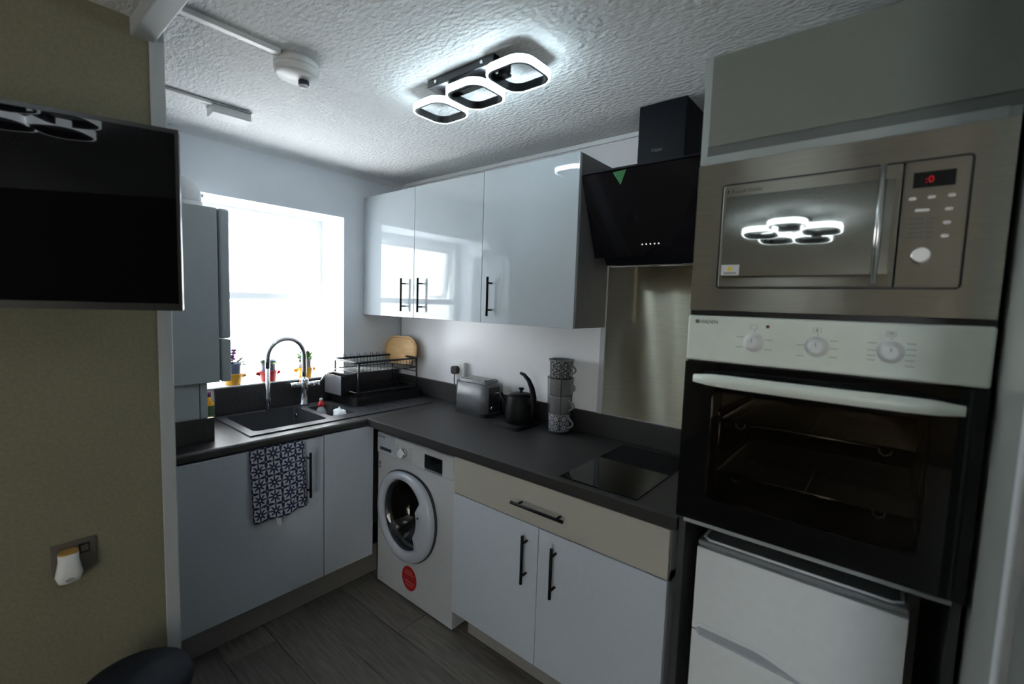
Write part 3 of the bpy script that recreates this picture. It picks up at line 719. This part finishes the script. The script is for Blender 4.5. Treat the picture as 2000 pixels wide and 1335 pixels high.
for k in range(5):
    t = .145; p = Vector((1.828+k*.0172, -.160-.140*t, 1.742+.320*t))+nrm*.0002
    obj('touch_button', cyl(nb(), p-nrm*.001, p+nrm*.0008, .0032, 10), m_dot, hd)
for lx in (1.845, 1.985): obj('lamp', cyl(nb(), (lx, -.085, 1.7195), (lx, -.087, 1.7135), .022, 20), m_silver, hd)
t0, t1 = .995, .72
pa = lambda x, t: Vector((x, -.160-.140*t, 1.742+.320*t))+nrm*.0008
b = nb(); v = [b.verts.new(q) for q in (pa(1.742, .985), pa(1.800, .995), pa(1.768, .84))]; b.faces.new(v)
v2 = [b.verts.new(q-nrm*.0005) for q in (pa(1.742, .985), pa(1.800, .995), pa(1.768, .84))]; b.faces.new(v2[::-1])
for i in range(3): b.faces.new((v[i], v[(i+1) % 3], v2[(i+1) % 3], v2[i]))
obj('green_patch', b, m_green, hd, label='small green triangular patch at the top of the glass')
single('splashback', B(1.592, 2.185, -.0045, -.0005, 1.0225, 1.715, .001), m_steel, 'brushed stainless steel splashback behind the hob', 'splashback')

# ------------------------------------------------------------------ tall housing
TX0, TX1, TY = 2.192, 2.790, -.650
tu = empty('tall_oven_housing', (2.49, -.3, 0), 'tall grey housing unit holding the microwave, oven and fridge', 'cabinet')
b = nb(); box(b, TX0, TX0+.018, TY+.022, -.005, 0, 1.530, .001); box(b, TX1-.018, TX1, TY+.022, -.005, 0, 1.530, .001)
obj('side_panels', b, m_carc, tu)
b = nb(); box(b, TX0, TX0+.018, TY+.004, -.005, 1.530, 2.200, .001); box(b, TX1-.018, TX1, TY+.004, -.005, 1.530, 2.200, .001); box(b, TX0+.018, TX1-.018, TY+.024, -.005, 2.182, 2.200)
obj('upper_side_panels', b, m_lcarc, tu)
obj('top_door', B(TX0+.019, TX1, TY-.002, TY+.018, 1.968, 2.199, .002), m_filler, tu)
obj('shadow_gap', B(TX0+.018, TX1+.008, TY+.002, TY+.025, 1.943, 1.968), m_gapd, tu)
obj('rail', B(TX0+.018, TX1-.018, TY-.001, TY+.022, 1.917, 1.943, .001), m_lcarc, tu)
obj('shelf', B(TX0+.018, TX1-.018, TY+.04, -.02, 1.512, 1.528), m_lcarc, tu)
obj('oven_shelf', B(TX0+.018, TX1-.018, TY+.002, -.02, .924, .942, .001), m_lcarc, tu)

# ------------------------------------------------------------------ microwave
mw = empty('microwave', (2.49, -.5, 1.530), 'built-in stainless steel microwave with mirrored door', 'microwave')
mx0, mx1, mz0, mz1 = 2.196, 2.787, 1.531, 1.9165
ix0, ix1, iz0, iz1 = 2.262, 2.728, 1.592, 1.856
o = rrect((mx0+mx1)/2, (mz0+mz1)/2, mx1-mx0, mz1-mz0, .003); i = rrect((ix0+ix1)/2, (iz0+iz1)/2, ix1-ix0+.006, iz1-iz0+.006, .010)
obj('surround', band(nb(), o, i, 'y', TY-.014, TY+.004), m_steel2, mw)
obj('gap_frame', band(nb(), rrect((ix0+ix1)/2, (iz0+iz1)/2, ix1-ix0+.006, iz1-iz0+.006, .010), rrect((ix0+ix1)/2, (iz0+iz1)/2, ix1-ix0-.002, iz1-iz0-.002, .008), 'y', TY-.0145, TY+.02), m_bplast, mw)
obj('body', B(ix0+.01, ix1-.01, TY+.002, -.12, iz0+.005, iz1-.005), m_cav, mw)
dx = 2.624
dd = obj('door', B(ix0+.001, dx-.001, TY-.016, TY+.001, iz0+.001, iz1-.001, .003), m_steel2, mw)
obj('door_glass', prism(nb(), [(TY-.0278, 1.621), (TY-.0165, 1.826), (TY-.012, 1.826), (TY-.012, 1.621)], 'x', 2.272, 2.612), m_mwdoor, dd)
b = nb(); cyl(b, (2.590, TY-.046, 1.598), (2.590, TY-.046, 1.850), .0062, 14)
for zz in (1.615, 1.833): cyl(b, (2.590, TY-.016, zz), (2.590, TY-.046, zz), .005, 10)
obj('door_handle', b, m_silver, dd)
obj('maker_name', text_bm('▮ Russell Hobbs' if False else 'Russell Hobbs', .0125, (2.283, TY-.0162, 1.834), XR, ZU), m_print, dd)
obj('maker_mark', B(2.273, 2.277, TY-.0166, TY-.0155, 1.834, 1.8435), m_print, dd)
sl = obj('energy_sticker', B(2.274, 2.317, TY-.0290, TY-.0270, 1.623, 1.650), m_printw, dd, label='small white sticker with a yellow symbol')
b = nb(); box(b, 2.280, 2.311, TY-.0294, TY-.0288, 1.626, 1.631); obj('sticker_text', b, m_printg, sl)
obj('sticker_symbol', cyl(nb(), (2.295, TY-.0294, 1.639), (2.295, TY-.0288, 1.639), .006, 14), mat('yellow_print', (.75, .68, .03), .6), sl)
cpn = obj('control_panel', B(dx+.001, ix1-.001, TY-.015, TY+.001, iz0+.001, iz1-.001, .002), m_steel2, mw)
obj('display', B(2.640, 2.706, TY-.0162, TY-.014, 1.800, 1.832, .001), m_bgloss, cpn)
obj('display_digit', text_bm(':0', .020, (2.659, TY-.0166, 1.809), XR, ZU), m_redled, cpn)
def pill(x, z, w_=.0125, h_=.0062): return prism(nb(), rrect(x, z, w_, h_, h_*.49, 5), 'y', TY-.0185, TY-.014)
for (bx_, bz_) in ((2.642, 1.778), (2.672, 1.7785), (2.702, 1.779), (2.700, 1.752), (2.699, 1.725), (2.698, 1.698)): obj('button', pill(bx_, bz_), m_silver, cpn)
obj('wide_button', pill(2.659, 1.753, .024, .006), m_silver, cpn)
b = nb(); tube(b, [(2.664, TY-.014, 1.660), (2.664, TY-.026, 1.660), (2.664, TY-.030, 1.660)], [.0175, .017, .0145], 28); obj('dial', b, m_silver, cpn)
for px0, px1 in ((2.640, 2.664), (2.668, 2.680)):
    b = nb()
    for k in range(5): box(b, px0, px1, TY-.0153, TY-.0148, 1.735-k*.0095, 1.737-k*.0095)
    obj('programme_print', b, m_printg, cpn)

# ------------------------------------------------------------------ oven
ov = empty('oven', (2.49, -.4, .944), 'built-in oven with white control panel and black glass door', 'oven')
ox0, ox1 = 2.194, 2.789
opn = obj('control_panel', B(ox0, ox1, TY-.018, TY+.010, 1.3935, 1.5165, .006, 3), m_enamel, ov)
obj('cavity', None or (lambda b: (box(b, 2.255, 2.265, TY+.02, -.13, .985, 1.36), box(b, 2.715, 2.725, TY+.02, -.13, .985, 1.36), box(b, 2.255, 2.725, TY+.02, -.13, .975, .985), box(b, 2.255, 2.725, TY+.02, -.13, 1.36, 1.37), box(b, 2.255, 2.725, -.14, -.13, .975, 1.37), b)[-1])(nb()), m_cav, ov)
obj('fascia', (lambda b: (box(b, ox0, 2.262, TY+.004, TY+.02, .946, 1.392), box(b, 2.718, ox1, TY+.004, TY+.02, .946, 1.392), box(b, 2.262, 2.718, TY+.004, TY+.02, .946, .990), box(b, 2.262, 2.718, TY+.004, TY+.02, 1.345, 1.392), b)[-1])(nb()), m_cav, ov)
obj('trim_gap', B(ox0, ox1, TY-.002, TY+.004, 1.517, 1.530), m_bplast, ov)
dz0, dz1 = .944, 1.3895
od = empty('x', (0, 0, 0), 'x', 'x'); bpy.data.objects.remove(od)
b = nb(); o = rrect((ox0+ox1)/2, (dz0+dz1)/2, ox1-ox0, dz1-dz0, .004); i = rrect(2.490, 1.165, .440, .300, .02)
band(b, o, i, 'y', TY-.018, TY+.002); odr = obj('door', b, m_bgloss, ov)
b = nb(); prism(b, rrect(2.490, 1.165, .442, .302, .02), 'y', TY-.016, TY-.011); obj('door_window', b, m_ovg, odr)
b = nb(); prism(b, rrect(0, 0, 1, 1, .3), 'y', 0, 1); b.free()
hp = []
for k in range(13):
    t = k/12; hp.append((2.233+t*.520, TY-.062-.012*math.sin(PI*t), 1.350))
b = nb()
sec = [(1.35*a_, 1.35*c_) for a_, c_ in [(.0, .0125), (.010, .0105), (.0125, 0), (.010, -.0105), (0, -.0125), (-.010, -.0105), (-.0125, 0), (-.010, .0105)]]
rings = []
for k, p in enumerate(hp):
    s_ = .62 if k in (0, 12) else (.92 if k in (1, 11) else 1)
    rings.append([b.verts.new((p[0], p[1]+q[0]*.8*s_, p[2]+q[1]*s_)) for q in sec])
for k in range(12):
    for j in range(8):
        f = b.faces.new((rings[k][j], rings[k][(j+1) % 8], rings[k+1][(j+1) % 8], rings[k+1][j])); f.smooth = True
b.faces.new(rings[0][::-1]); b.faces.new(rings[-1]); bmesh.ops.recalc_face_normals(b, faces=b.faces[:])
for xx in (2.262, 2.724): cyl(b, (xx, TY-.016, 1.350), (xx, TY-.060, 1.350), .008, 12)
obj('door_handle', b, m_enamel, odr)
for q, (kx, kz) in enumerate(((2.362, 1.453), (2.497, 1.453), (2.632, 1.453))):
    b = nb(); tube(b, [(kx, TY-.017, kz), (kx, TY-.022, kz), (kx, TY-.024, kz), (kx, TY-.042, kz), (kx, TY-.046, kz)], [.024, .024, .0195, .0175, .012], 28)
    kb = obj('knob', b, m_plast, opn); obj('pointer', B(kx-.001, kx+.001, TY-.0468, TY-.0455, kz+.002, kz+.011), m_printg, kb)
    b = nb(); zb_ = 1.492
    oo = rrect(kx-.002, zb_, .017, .011, .001, 2); band(b, oo, rrect(kx-.002, zb_, .0155, .0095, .0005, 2), 'y', TY-.0186, TY-.0178)
    cyl(b, (kx, TY-.0186, 1.482), (kx, TY-.0178, 1.482), .0014, 8)
    if q == 1: box(b, kx-.004, kx, TY-.0186, TY-.0178, zb_-.003, zb_+.003)
    if q == 2: box(b, kx-.007, kx+.003, TY-.0186, TY-.0178, zb_-.001, zb_+.001); box(b, kx-.007, kx+.003, TY-.0186, TY-.0178, zb_+.0025, zb_+.0035)
    ticks = [[(-1, .012), (-1, -.014), (1, .008), (1, -.016)], [(-1, .002), (-1, -.024), (1, .016), (1, -.002), (1, -.022)], [(-1, .018), (-1, .002), (-1, -.010), (-1, -.02), (1, .020), (1, .008), (1, -.004), (1, -.016), (1, -.028)]][q]
    for sx, dz in ticks: box(b, kx+sx*.033-.008, kx+sx*.033+.008, TY-.0185, TY-.0178, kz+dz-.0007, kz+dz+.0007)
    obj('dial_print', b, m_printg, opn)
obj('pilot_lamp', cyl(nb(), (2.391, TY-.0195, 1.4945), (2.391, TY-.017, 1.4945), .0042, 16), mat('dark_red_lamp', (.08, .008, .008), .3), opn)
obj('maker_name', text_bm('HADEN', .0135, (2.2265, TY-.0186, 1.4955), XR, ZU), m_print, opn)
b = nb()
for r_ in range(2):
    for c_ in range(2): box(b, 2.2145+c_*.0050, 2.2188+c_*.0050, TY-.0187, TY-.0178, 1.4955+r_*.005, 1.4998+r_*.005)
obj('maker_mark', b, m_print, opn)
def rack(z, name):
    b = nb(); y0, y1, x0, x1 = TY+.05, -.16, 2.272, 2.708
    for k in range(26): yy = y0+k*(y1-y0)/25; tube(b, [(x0, yy, z), (x1, yy, z)], .0014, 5)
    for xx in (x0, (x0+x1)/2, x1): tube(b, [(xx, y0, z-.003), (xx, y1, z-.003)], .0022, 5)
    tube(b, [(x0, y0, z), (x1, y0, z)], .0034, 8)
    for xx in (2.33, 2.64): tube(b, [(xx-.012, y0, z), (xx-.010, y0, z-.012), (xx, y0, z-.018), (xx+.010, y0, z-.012), (xx+.012, y0, z)], .0025, 6)
    return obj(name, b, m_wire, ov)
rack(1.225, 'wire_shelf'); rack(1.075, 'wire_shelf')
b = nb()
for sx in (2.269, 2.711):
    for yy in (TY+.08, -.2): tube(b, [(sx, yy, 1.0), (sx, yy, 1.34)], .0025, 6)
    for zz in (1.06, 1.09, 1.21, 1.24): tube(b, [(sx, TY+.06, zz), (sx, -.16, zz)], .0022, 6)
obj('side_rails', b, m_wire, ov)

# ------------------------------------------------------------------ fridge-freezer
fy = -.600; fx0, fx1 = 2.240, 2.712
fr = empty('fridge_freezer', (2.476, -.35, 0), 'small white fridge-freezer standing in the gap below the oven', 'fridge')
obj('body', B(fx0+.004, fx1-.004, fy+.048, -.06, .02, .842, .004), m_fridge, fr)
b = nb(); box(b, fx0, fx1, fy+.004, -.055, .842, .858, .005); obj('top', b, m_fridgetop_shaded, fr)
obj('top_edge', tube(nb(), [(fx0+.012, -.09, .860), (fx0+.012, fy+.03, .860), (fx0+.03, fy+.016, .860), (fx1-.03, fy+.016, .860), (fx1-.012, fy+.03, .860), (fx1-.012, -.09, .860)], .004, 8), m_fridge, fr)
def zup(x):   # lower outline of the freezer door
    t = (x-fx0)/(fx1-fx0)
    return .588 if t < .04 else (.598 if t < .35 else .598-.030*min(1, (t-.35)/.25)**1.3 if t < .60 else .568)
def zlo(x):
    t = (x-fx0)/(fx1-fx0)
    return .582 if t < .03 else (.572 if t < .05 else .572-.010*min(1, (t-.05)/.5) if t < .55 else .560)
xs = [fx0+(fx1-fx0)*k/48 for k in range(49)]
b = prism(nb(), [(x, zup(x)) for x in xs]+[(fx1, .838), (fx0, .838)], 'y', fy, fy+.045)
obj('freezer_door', b, m_fridge, fr)
b = prism(nb(), [(fx0, .05), (fx1, .05)]+[(x, zlo(x)) for x in xs[::-1]], 'y', fy, fy+.045); obj('fridge_door', b, m_fridge, fr)
b = prism(nb(), [(x, zlo(x)-.001) for x in xs]+[(x, zup(x)+.001) for x in xs[::-1]], 'y', fy+.012, fy+.046); obj('grip_recess', b, mat('grey_grip_recess', (.42, .44, .50), .4), fr)
obj('edge_line', tube(nb(), [(x, fy-.0005, zup(x)+.012) for x in xs], .0016, 6), m_fridge, fr)
for px in (fx0+.03, fx1-.03):
    for py in (fy+.08, -.1): obj('foot', cyl(nb(), (px, py, 0), (px, py, .022), .016, 12), m_dgrey, fr)

# ------------------------------------------------------------------ toaster
ts = empty('toaster', (.875, -.105, H+.0008), 'grey two-slice toaster with rounded shell beside the kettle', 'toaster')
z0 = H+.0008; X0, X1, Y0, Y1 = .745, .985, -.180, -.030
b = prism(nb(), rrect((X0+X1)/2, (Y0+Y1)/2, X1-X0, Y1-Y0, .035), 'z', z0+.012, z0+.196)
bmesh.ops.bevel(b, geom=[e_ for e_ in b.edges if min(e_.verts[0].co.z, e_.verts[1].co.z) > z0+.19], offset=.016, segments=4, affect='EDGES')
for f in b.faces: f.smooth = abs(f.normal.z) < .99
sh = obj('shell', b, m_toast, ts)
obj('top_plate', B(X0+.028, X1-.028, Y0+.028, Y1-.028, z0+.195, z0+.1985, .001), m_bplast, sh)
for yy in (-.140, -.105, -.070): obj('slot_bar', B(X0+.034, X1-.034, yy-.007, yy+.007, z0+.198, z0+.2005, .001), mat('grey_slot_bar', (.28, .28, .27), .45, .5), sh)
obj('base', prism(nb(), rrect((X0+X1)/2, (Y0+Y1)/2, X1-X0+.006, Y1-Y0+.006, .036), 'z', z0, z0+.020), m_bplast, ts)
obj('end_panel', B(X1-.001, X1+.004, Y0+.032, Y1-.032, z0+.025, z0+.165, .002), m_bplast, ts)
lv = nb(); box(lv, X1+.003, X1+.024, -.122, -.088, z0+.128, z0+.138, .003); obj('lever', lv, m_silver, ts)
obj('browning_knob', cyl(nb(), (X1+.003, -.130, z0+.052), (X1+.016, -.130, z0+.052), .012, 20), m_silver, ts)
cd_ = nb(); tube(cd_, [(X0+.004, -.06, z0+.02), (X0-.015, -.058, z0+.035), (X0-.045, -.055, z0+.048), (X0-.062, -.045, z0+.045), (X0-.07, -.030, z0+.02)], .0032, 8); obj('cable', cd_, m_plast, ts)

so = empty('wall_socket', (.625, -.001, 1.065), 'white wall socket with black plug above the toaster', 'socket')
obj('back_box', B(.572, .668, -.026, -.001, 1.066, 1.166, .003), m_white, so)
obj('faceplate', B(.570, .670, -.034, -.026, 1.064, 1.168, .003), m_plast, so)
obj('switch', B(.635, .647, -.037, -.033, 1.142, 1.158, .001), m_plast2, so)
pl = empty('plug', (.61, -.05, 1.10), 'black three-pin plug in the socket over the toaster', 'plug')
b = nb(); prism(b, rrect(.612, 1.120, .050, .050, .018), 'y', -.062, -.035); obj('plug_body', b, m_bplast, pl)
b = nb(); tube(b, [(.612, -.052, 1.10), (.612, -.055, 1.07), (.618, -.056, 1.03), (.63, -.045, .98), (.67, -.040, .935), (.73, -.045, .925)], .0035, 8); obj('flex', b, m_bplast, pl)

# ------------------------------------------------------------------ kettle
kx, ky = 1.185, -.125; kz = H+.0008
kbs = empty('power_stand', (kx, ky-.02, kz), 'flat black power stand under the kettle', 'kettle stand')
b = prism(nb(), rrect(kx, ky-.030, .175, .200, .03), 'z', kz, kz+.018); obj('base_plate', b, m_bplast, kbs)
obj('control_strip', B(kx-.065, kx+.055, ky-.124, ky-.106, kz+.0182, kz+.0194, .0005), m_dgrey, kbs)
kt = empty('kettle', (kx, ky, kz+.018), 'matt black kettle with a curved upright handle', 'kettle')
c = (kx, ky, kz+.018)
obj('kettle_body', lathe(nb(), [(.074, 0), (.078, .006), (.076, .06), (.070, .128), (.066, .136), (.040, .140), (0, .141)], c, 36), m_black, kt)
ld = obj('lid', lathe(nb(), [(.052, .139), (.052, .144), (.030, .149), (0, .150)], c, 28), m_black, kt)
obj('lid_knob', lathe(nb(), [(.006, .148), (.006, .160), (.014, .168), (.014, .174), (0, .176)], (kx+.004, ky, kz+.018), 16), m_black, ld)
b = nb(); tube(b, [(kx-.060, ky-.02, kz+.085), (kx-.090, ky-.028, kz+.12), (kx-.108, ky-.032, kz+.152)], [.016, .011, .009], 12); obj('spout', b, m_black, kt)
b = nb(); q = [(.066, .020), (.086, .045), (.094, .09), (.092, .14), (.080, .185), (.058, .222), (.028, .246), (.004, .252)]
tube(b, [(kx+a_, ky-.012, kz+.018+z_) for a_, z_ in q], [.014, .016, .0165, .0155, .0135, .011, .009, .007], 12); obj('handle', b, m_black, kt)
obj('handle_mount', B(kx+.058, kx+.100, ky-.028, ky+.008, kz+.118, kz+.150, .005), m_black, kt)

# ------------------------------------------------------------------ mug stack
mxc, myc = 1.402, -.085; mz = H+.0008
ms = empty('mug_stand', (mxc, myc, mz), 'black wire stand holding the column of mugs', 'mug stand')
obj('stand_base', tube(nb(), [(mxc+.052*math.cos(2*PI*k/28), myc+.052*math.sin(2*PI*k/28), mz+.005) for k in range(28)], .004, 8, closed=True), m_bwire, ms)
b = nb()
for a in (-2.35, -.95, .9, 2.2):
    tube(b, [(mxc+.052*math.cos(a), myc+.052*math.sin(a), mz+.005), (mxc+.056*math.cos(a), myc+.056*math.sin(a), mz+.02), (mxc+.064*math.cos(a), myc+.064*math.sin(a), mz+.27)], .002, 6)
tube(b, [(mxc-.05, myc, mz+.005), (mxc+.05, myc, mz+.005)], .003, 6); tube(b, [(mxc, myc-.05, mz+.005), (mxc, myc+.05, mz+.005)], .003, 6)
obj('wires', b, m_bwire, ms)
obj('stand_ring', tube(nb(), [(mxc+.064*math.cos(2*PI*k/28), myc+.064*math.sin(2*PI*k/28), mz+.270) for k in range(28)], .0025, 6, closed=True), m_bwire, ms)
for q, (m_, lab) in enumerate(((m_mugD, 'dark mug with bold white ring pattern at the bottom of the stack'), (m_mugC, 'grey fine-printed mug second from the bottom of the stack'), (m_mugB, 'pale fine-printed mug third from the bottom of the stack'), (m_mugA, 'black and white patterned mug on top of the stack'))):
    zz = mz+.009+q*.0875; s_ = 1+.0*q
    r = empty('mug', (mxc, myc, zz), lab, 'mug', 'stacked mugs')
    rt_ = .0545+.0012*q; rb = .0500+.0012*q
    if q == 3: pr = [(rb, 0), (rb+.002, .003), (rt_, .074), (rt_+.004, .084), (rt_+.005, .088), (rt_+.001, .087), (rt_-.004, .078), (rb-.004, .010), (0, .008)]
    else: pr = [(rb, 0), (rb+.002, .003), (rt_, .082), (rt_, .086), (rt_-.004, .086), (rb-.004, .010), (0, .008)]
    nout = 4 if q == 3 else 3
    o_ = lathe(nb(), pr[:nout], (mxc, myc, zz), 36, False); bo_ = obj('mug_body', o_, m_, r)
    obj('inside', lathe(nb(), pr[nout-1:]+[(rb-.01, 0), (rb, 0)], (mxc, myc, zz), 36, False), m_mugin, r)
    b = nb(); ha = math.radians(-8); hc = Vector((math.cos(ha), math.sin(ha), 0))
    tube(b, [Vector((mxc, myc, zz))+hc*(rt_-.006+.038*math.sin(PI*k/10))+Vector((0, 0, .014+.058*k/10)) for k in range(11)], .0052, 10); obj('handle', b, m_mugin, r)

# ------------------------------------------------------------------ television on the partition
tv = empty('television', (1.2, -1.584, 1.484), 'black flat television mounted on the beige partition', 'television')
ang = math.radians(20); dirv = Vector((-math.sin(ang), -math.cos(ang), 0)); nv = Vector((math.cos(ang), -math.sin(ang), 0))
def tvb(u0, u1, n0, n1, z0, z1, bev=0):
    t = B(u0, u1, n0, n1, z0, z1, bev); o0 = Vector((1.2, -1.584, 0))
    for v in t.verts: v.co = o0+dirv*v.co.x+nv*v.co.y+Vector((0, 0, v.co.z))
    bmesh.ops.recalc_face_normals(t, faces=t.faces[:]); return t
TW, Z0, Z1 = .79, 1.484, 1.940
obj('case', tvb(0, TW, -.030, -.002, Z0, Z1, .004), m_bplast, tv)
b = nb()
for a in ((0, TW, -.003, .003, Z1-.010, Z1), (0, TW, -.003, .003, Z0, Z0+.018), (0, .008, -.003, .003, Z0+.018, Z1-.010), (TW-.008, TW, -.003, .003, Z0+.018, Z1-.010)): merge(b, tvb(*a))
obj('bezel', b, m_bplast, tv)
obj('screen', tvb(.008, TW-.008, -.0025, .0012, Z0+.018, Z1-.010), m_tv, tv)
b = nb(); merge(b, tvb(.34, .50, -.045, -.030, 1.63, 1.79, .002)); box(b, PX+.001, 1.02, -1.99, -1.94, 1.68, 1.73); obj('wall_bracket', b, m_black, tv)

sy, sz = -1.779, .778
ls = empty('power_socket', (PX, sy, sz-.044), 'brushed metal single power socket on the beige partition', 'socket')
obj('faceplate', B(PX+.0005, PX+.005, sy-.048, sy+.048, sz-.044, sz+.044, .001), m_plate, ls)
obj('switch_frame', B(PX+.0045, PX+.0065, sy+.010, sy+.034, sz+.002, sz+.030, .001), m_bplast, ls)
obj('switch', B(PX+.006, PX+.0085, sy+.014, sy+.030, sz+.007, sz+.025, .001), m_plate, ls)
ay = sy-.014; az = sz-.020
af = empty('plug_in_freshener', (PX+.02, ay, az-.045), 'white plug-in air freshener with an amber top in the metal socket', 'air freshener')
b = nb(); secs = [(-.046, .012, .020), (-.040, .023, .030), (-.020, .029, .036), (0, .025, .038), (.024, .0215, .038), (.042, .022, .036)]
rings = []
for z_, hw, dp in secs: rings.append([b.verts.new((PX+.0065+dp/2+u, ay+v, az+z_)) for u, v in rrect(0, 0, dp, hw*2, min(dp, hw*2)*.42, 4)])
for i in range(len(rings)-1):
    n = len(rings[i])
    for k in range(n): b.faces.new((rings[i][k], rings[i][(k+1) % n], rings[i+1][(k+1) % n], rings[i+1][k])).smooth = True
b.faces.new(rings[0][::-1]); b.faces.new(rings[-1]); bmesh.ops.recalc_face_normals(b, faces=b.faces[:]); fb = obj('freshener_body', b, m_plast, af)
b = prism(nb(), rrect(PX+.0065+.018, ay, .034, .042, .012), 'z', az+.0422, az+.047); obj('amber_cap', b, mat('amber_plastic', (.42, .25, .05), .4), af)
obj('vent', prism(nb(), [(ay+.010*math.cos(2*PI*k/20), az-.030+.005*math.sin(2*PI*k/20)) for k in range(20)], 'x', PX+.036, PX+.0425), m_printg, af)

bn = empty('waste_bin', (1.10, -1.70, 0), 'dark round waste bin on the floor below the television', 'bin')
bc_ = (1.075, -1.685, 0)
obj('bin_body', lathe(nb(), [(.105, 0), (.108, .004), (.128, .40), (.128, .41)], bc_, 40), m_dgrey, bn)
obj('lid', lathe(nb(), [(.132, .41), (.133, .425), (.125, .445), (.08, .462), (0, .468)], bc_, 40), mat('dark_blue_plastic', (.009, .011, .017), .7, spec=.2), bn)

# ------------------------------------------------------------------ ceiling fittings
lt = empty('ceiling_light', (1.455, -.80, CZ), 'lit black ceiling light with three rounded-square rings', 'ceiling light')
obj('ceiling_plate', B(1.295, 1.610, -.862, -.775, CZ-.030, CZ-.001, .002), m_alum, lt)
for sx in (1.34, 1.56): obj('screw', cyl(nb(), (sx, -.866, CZ-.016), (sx, -.861, CZ-.016), .005, 10), m_silver, lt)
for (rx, ry, rz) in ((1.258, -.765, 2.232), (1.452, -.778, 2.236), (1.655, -.792, 2.240)):
    so_, si_ = .176, .160
    rg = obj('light_ring', band(nb(), rrect(rx, ry, .166, .166, .050, 8), rrect(rx, ry, .150, .150, .044, 8), 'z', rz+.006, rz+.028), m_alum, lt)
    b = band(nb(), rrect(rx, ry, .1765, .1765, .055, 8), rrect(rx, ry, .167, .167, .050, 8), 'z', rz+.007, rz+.028)
    obj('led_diffuser', b, m_lamp, rg, label='glowing white diffuser')
    obj('added_light_shield', band(nb(), rrect(rx, ry, .1775, .1775, .055, 8), rrect(rx, ry, .150, .150, .044, 8), 'z', rz+.0285, rz+.031), m_alum, rg)  # added cap, hidden from below, holds the ring's light off the ceiling
b = nb()
for (ax, ay) in ((1.33, -.80), (1.40, -.80), (1.585, -.80)): cyl(b, (ax, ay, 2.262), (ax, ay, CZ-.028), .008, 10)
box(b, 1.30, 1.62, -.815, -.785, 2.262, 2.270); obj('support_arms', b, m_alum, lt)
# second lamp, in the living room behind (seen mirrored in the microwave door and the television)
l2 = empty('living_room_light', (2.12, -2.60, CZ), 'lit black ceiling light with five overlapping loops in the living room', 'ceiling light')
obj('ceiling_plate', lathe(nb(), [(0, -.001), (.10, -.001), (.10, -.045), (0, -.047)], (2.12, -2.60, CZ), 32), m_alum, l2)
for k in range(5):
    a = 2*PI*k/5+.3; lx, ly = 2.12+.165*math.cos(a), -2.60+.165*math.sin(a); rz = 2.215+.006*(k % 2)
    rg = obj('light_ring', band(nb(), rrect(lx, ly, .186, .186, .07, 8), rrect(lx, ly, .168, .168, .062, 8), 'z', rz, rz+.032), m_alum, l2)
    obj('led_diffuser', band(nb(), rrect(lx, ly, .202, .202, .076, 8), rrect(lx, ly, .187, .187, .07, 8), 'z', rz+.001, rz+.033), m_lamp2, rg)
    cyl(b := nb(), (2.12+.07*math.cos(a), -2.60+.07*math.sin(a), CZ-.045), (lx-.085*math.cos(a), ly-.085*math.sin(a), rz+.02), .006, 8); obj('arm', b, m_alum, l2)

sd = empty('smoke_alarm', (1.035, -1.205, CZ), 'round white smoke alarm on the ceiling', 'smoke alarm')
c = (1.035, -1.205, CZ)
obj('mount', lathe(nb(), [(0, -.001), (.070, -.001), (.070, -.020), (.067, -.022), (0, -.022)], c, 40), m_plast2, sd)
obj('cover', lathe(nb(), [(.066, -.022), (.070, -.024), (.070, -.034), (.067, -.036), (.067, -.043), (.060, -.049), (0, -.051)], c, 40), m_plast2, sd)
obj('sensor', lathe(nb(), [(.017, -.050), (.017, -.062), (.014, -.066), (0, -.067)], (1.03, -1.178, CZ), 20), m_dgrey, sd)
obj('sensor_tip', lathe(nb(), [(.0155, -.065), (.013, -.072), (0, -.073)], (1.03, -1.178, CZ), 20), m_plast, sd)
jb = empty('junction_box', (.40, -1.19, CZ), 'white rectangular box on the ceiling by the window', 'junction box')
jl = Vector((.40, -1.185, CZ))
b = B(-.045, .045, -.072, .072, -.040, -.006, .004); 
obj('box_cover', b, m_plast, jb, local=True); obj('box_base', B(-.047, .047, -.074, .074, -.006, -.0005, .001), m_plast2, jb, local=True); jb.rotation_euler[2] = math.radians(-4)
single('cable_trunking', B(1.055, 1.080, -1.553, -1.275, CZ-.016, CZ-.0005, .002), m_plast2, 'white ceiling trunking leading to the round smoke alarm', 'trunking', 'ceiling trunking')
single('cable_trunking', B(.430, .450, -1.70, -1.268, CZ-.014, CZ-.0005, .002), m_plast2, 'white ceiling trunking leading to the rectangular box', 'trunking', 'ceiling trunking')
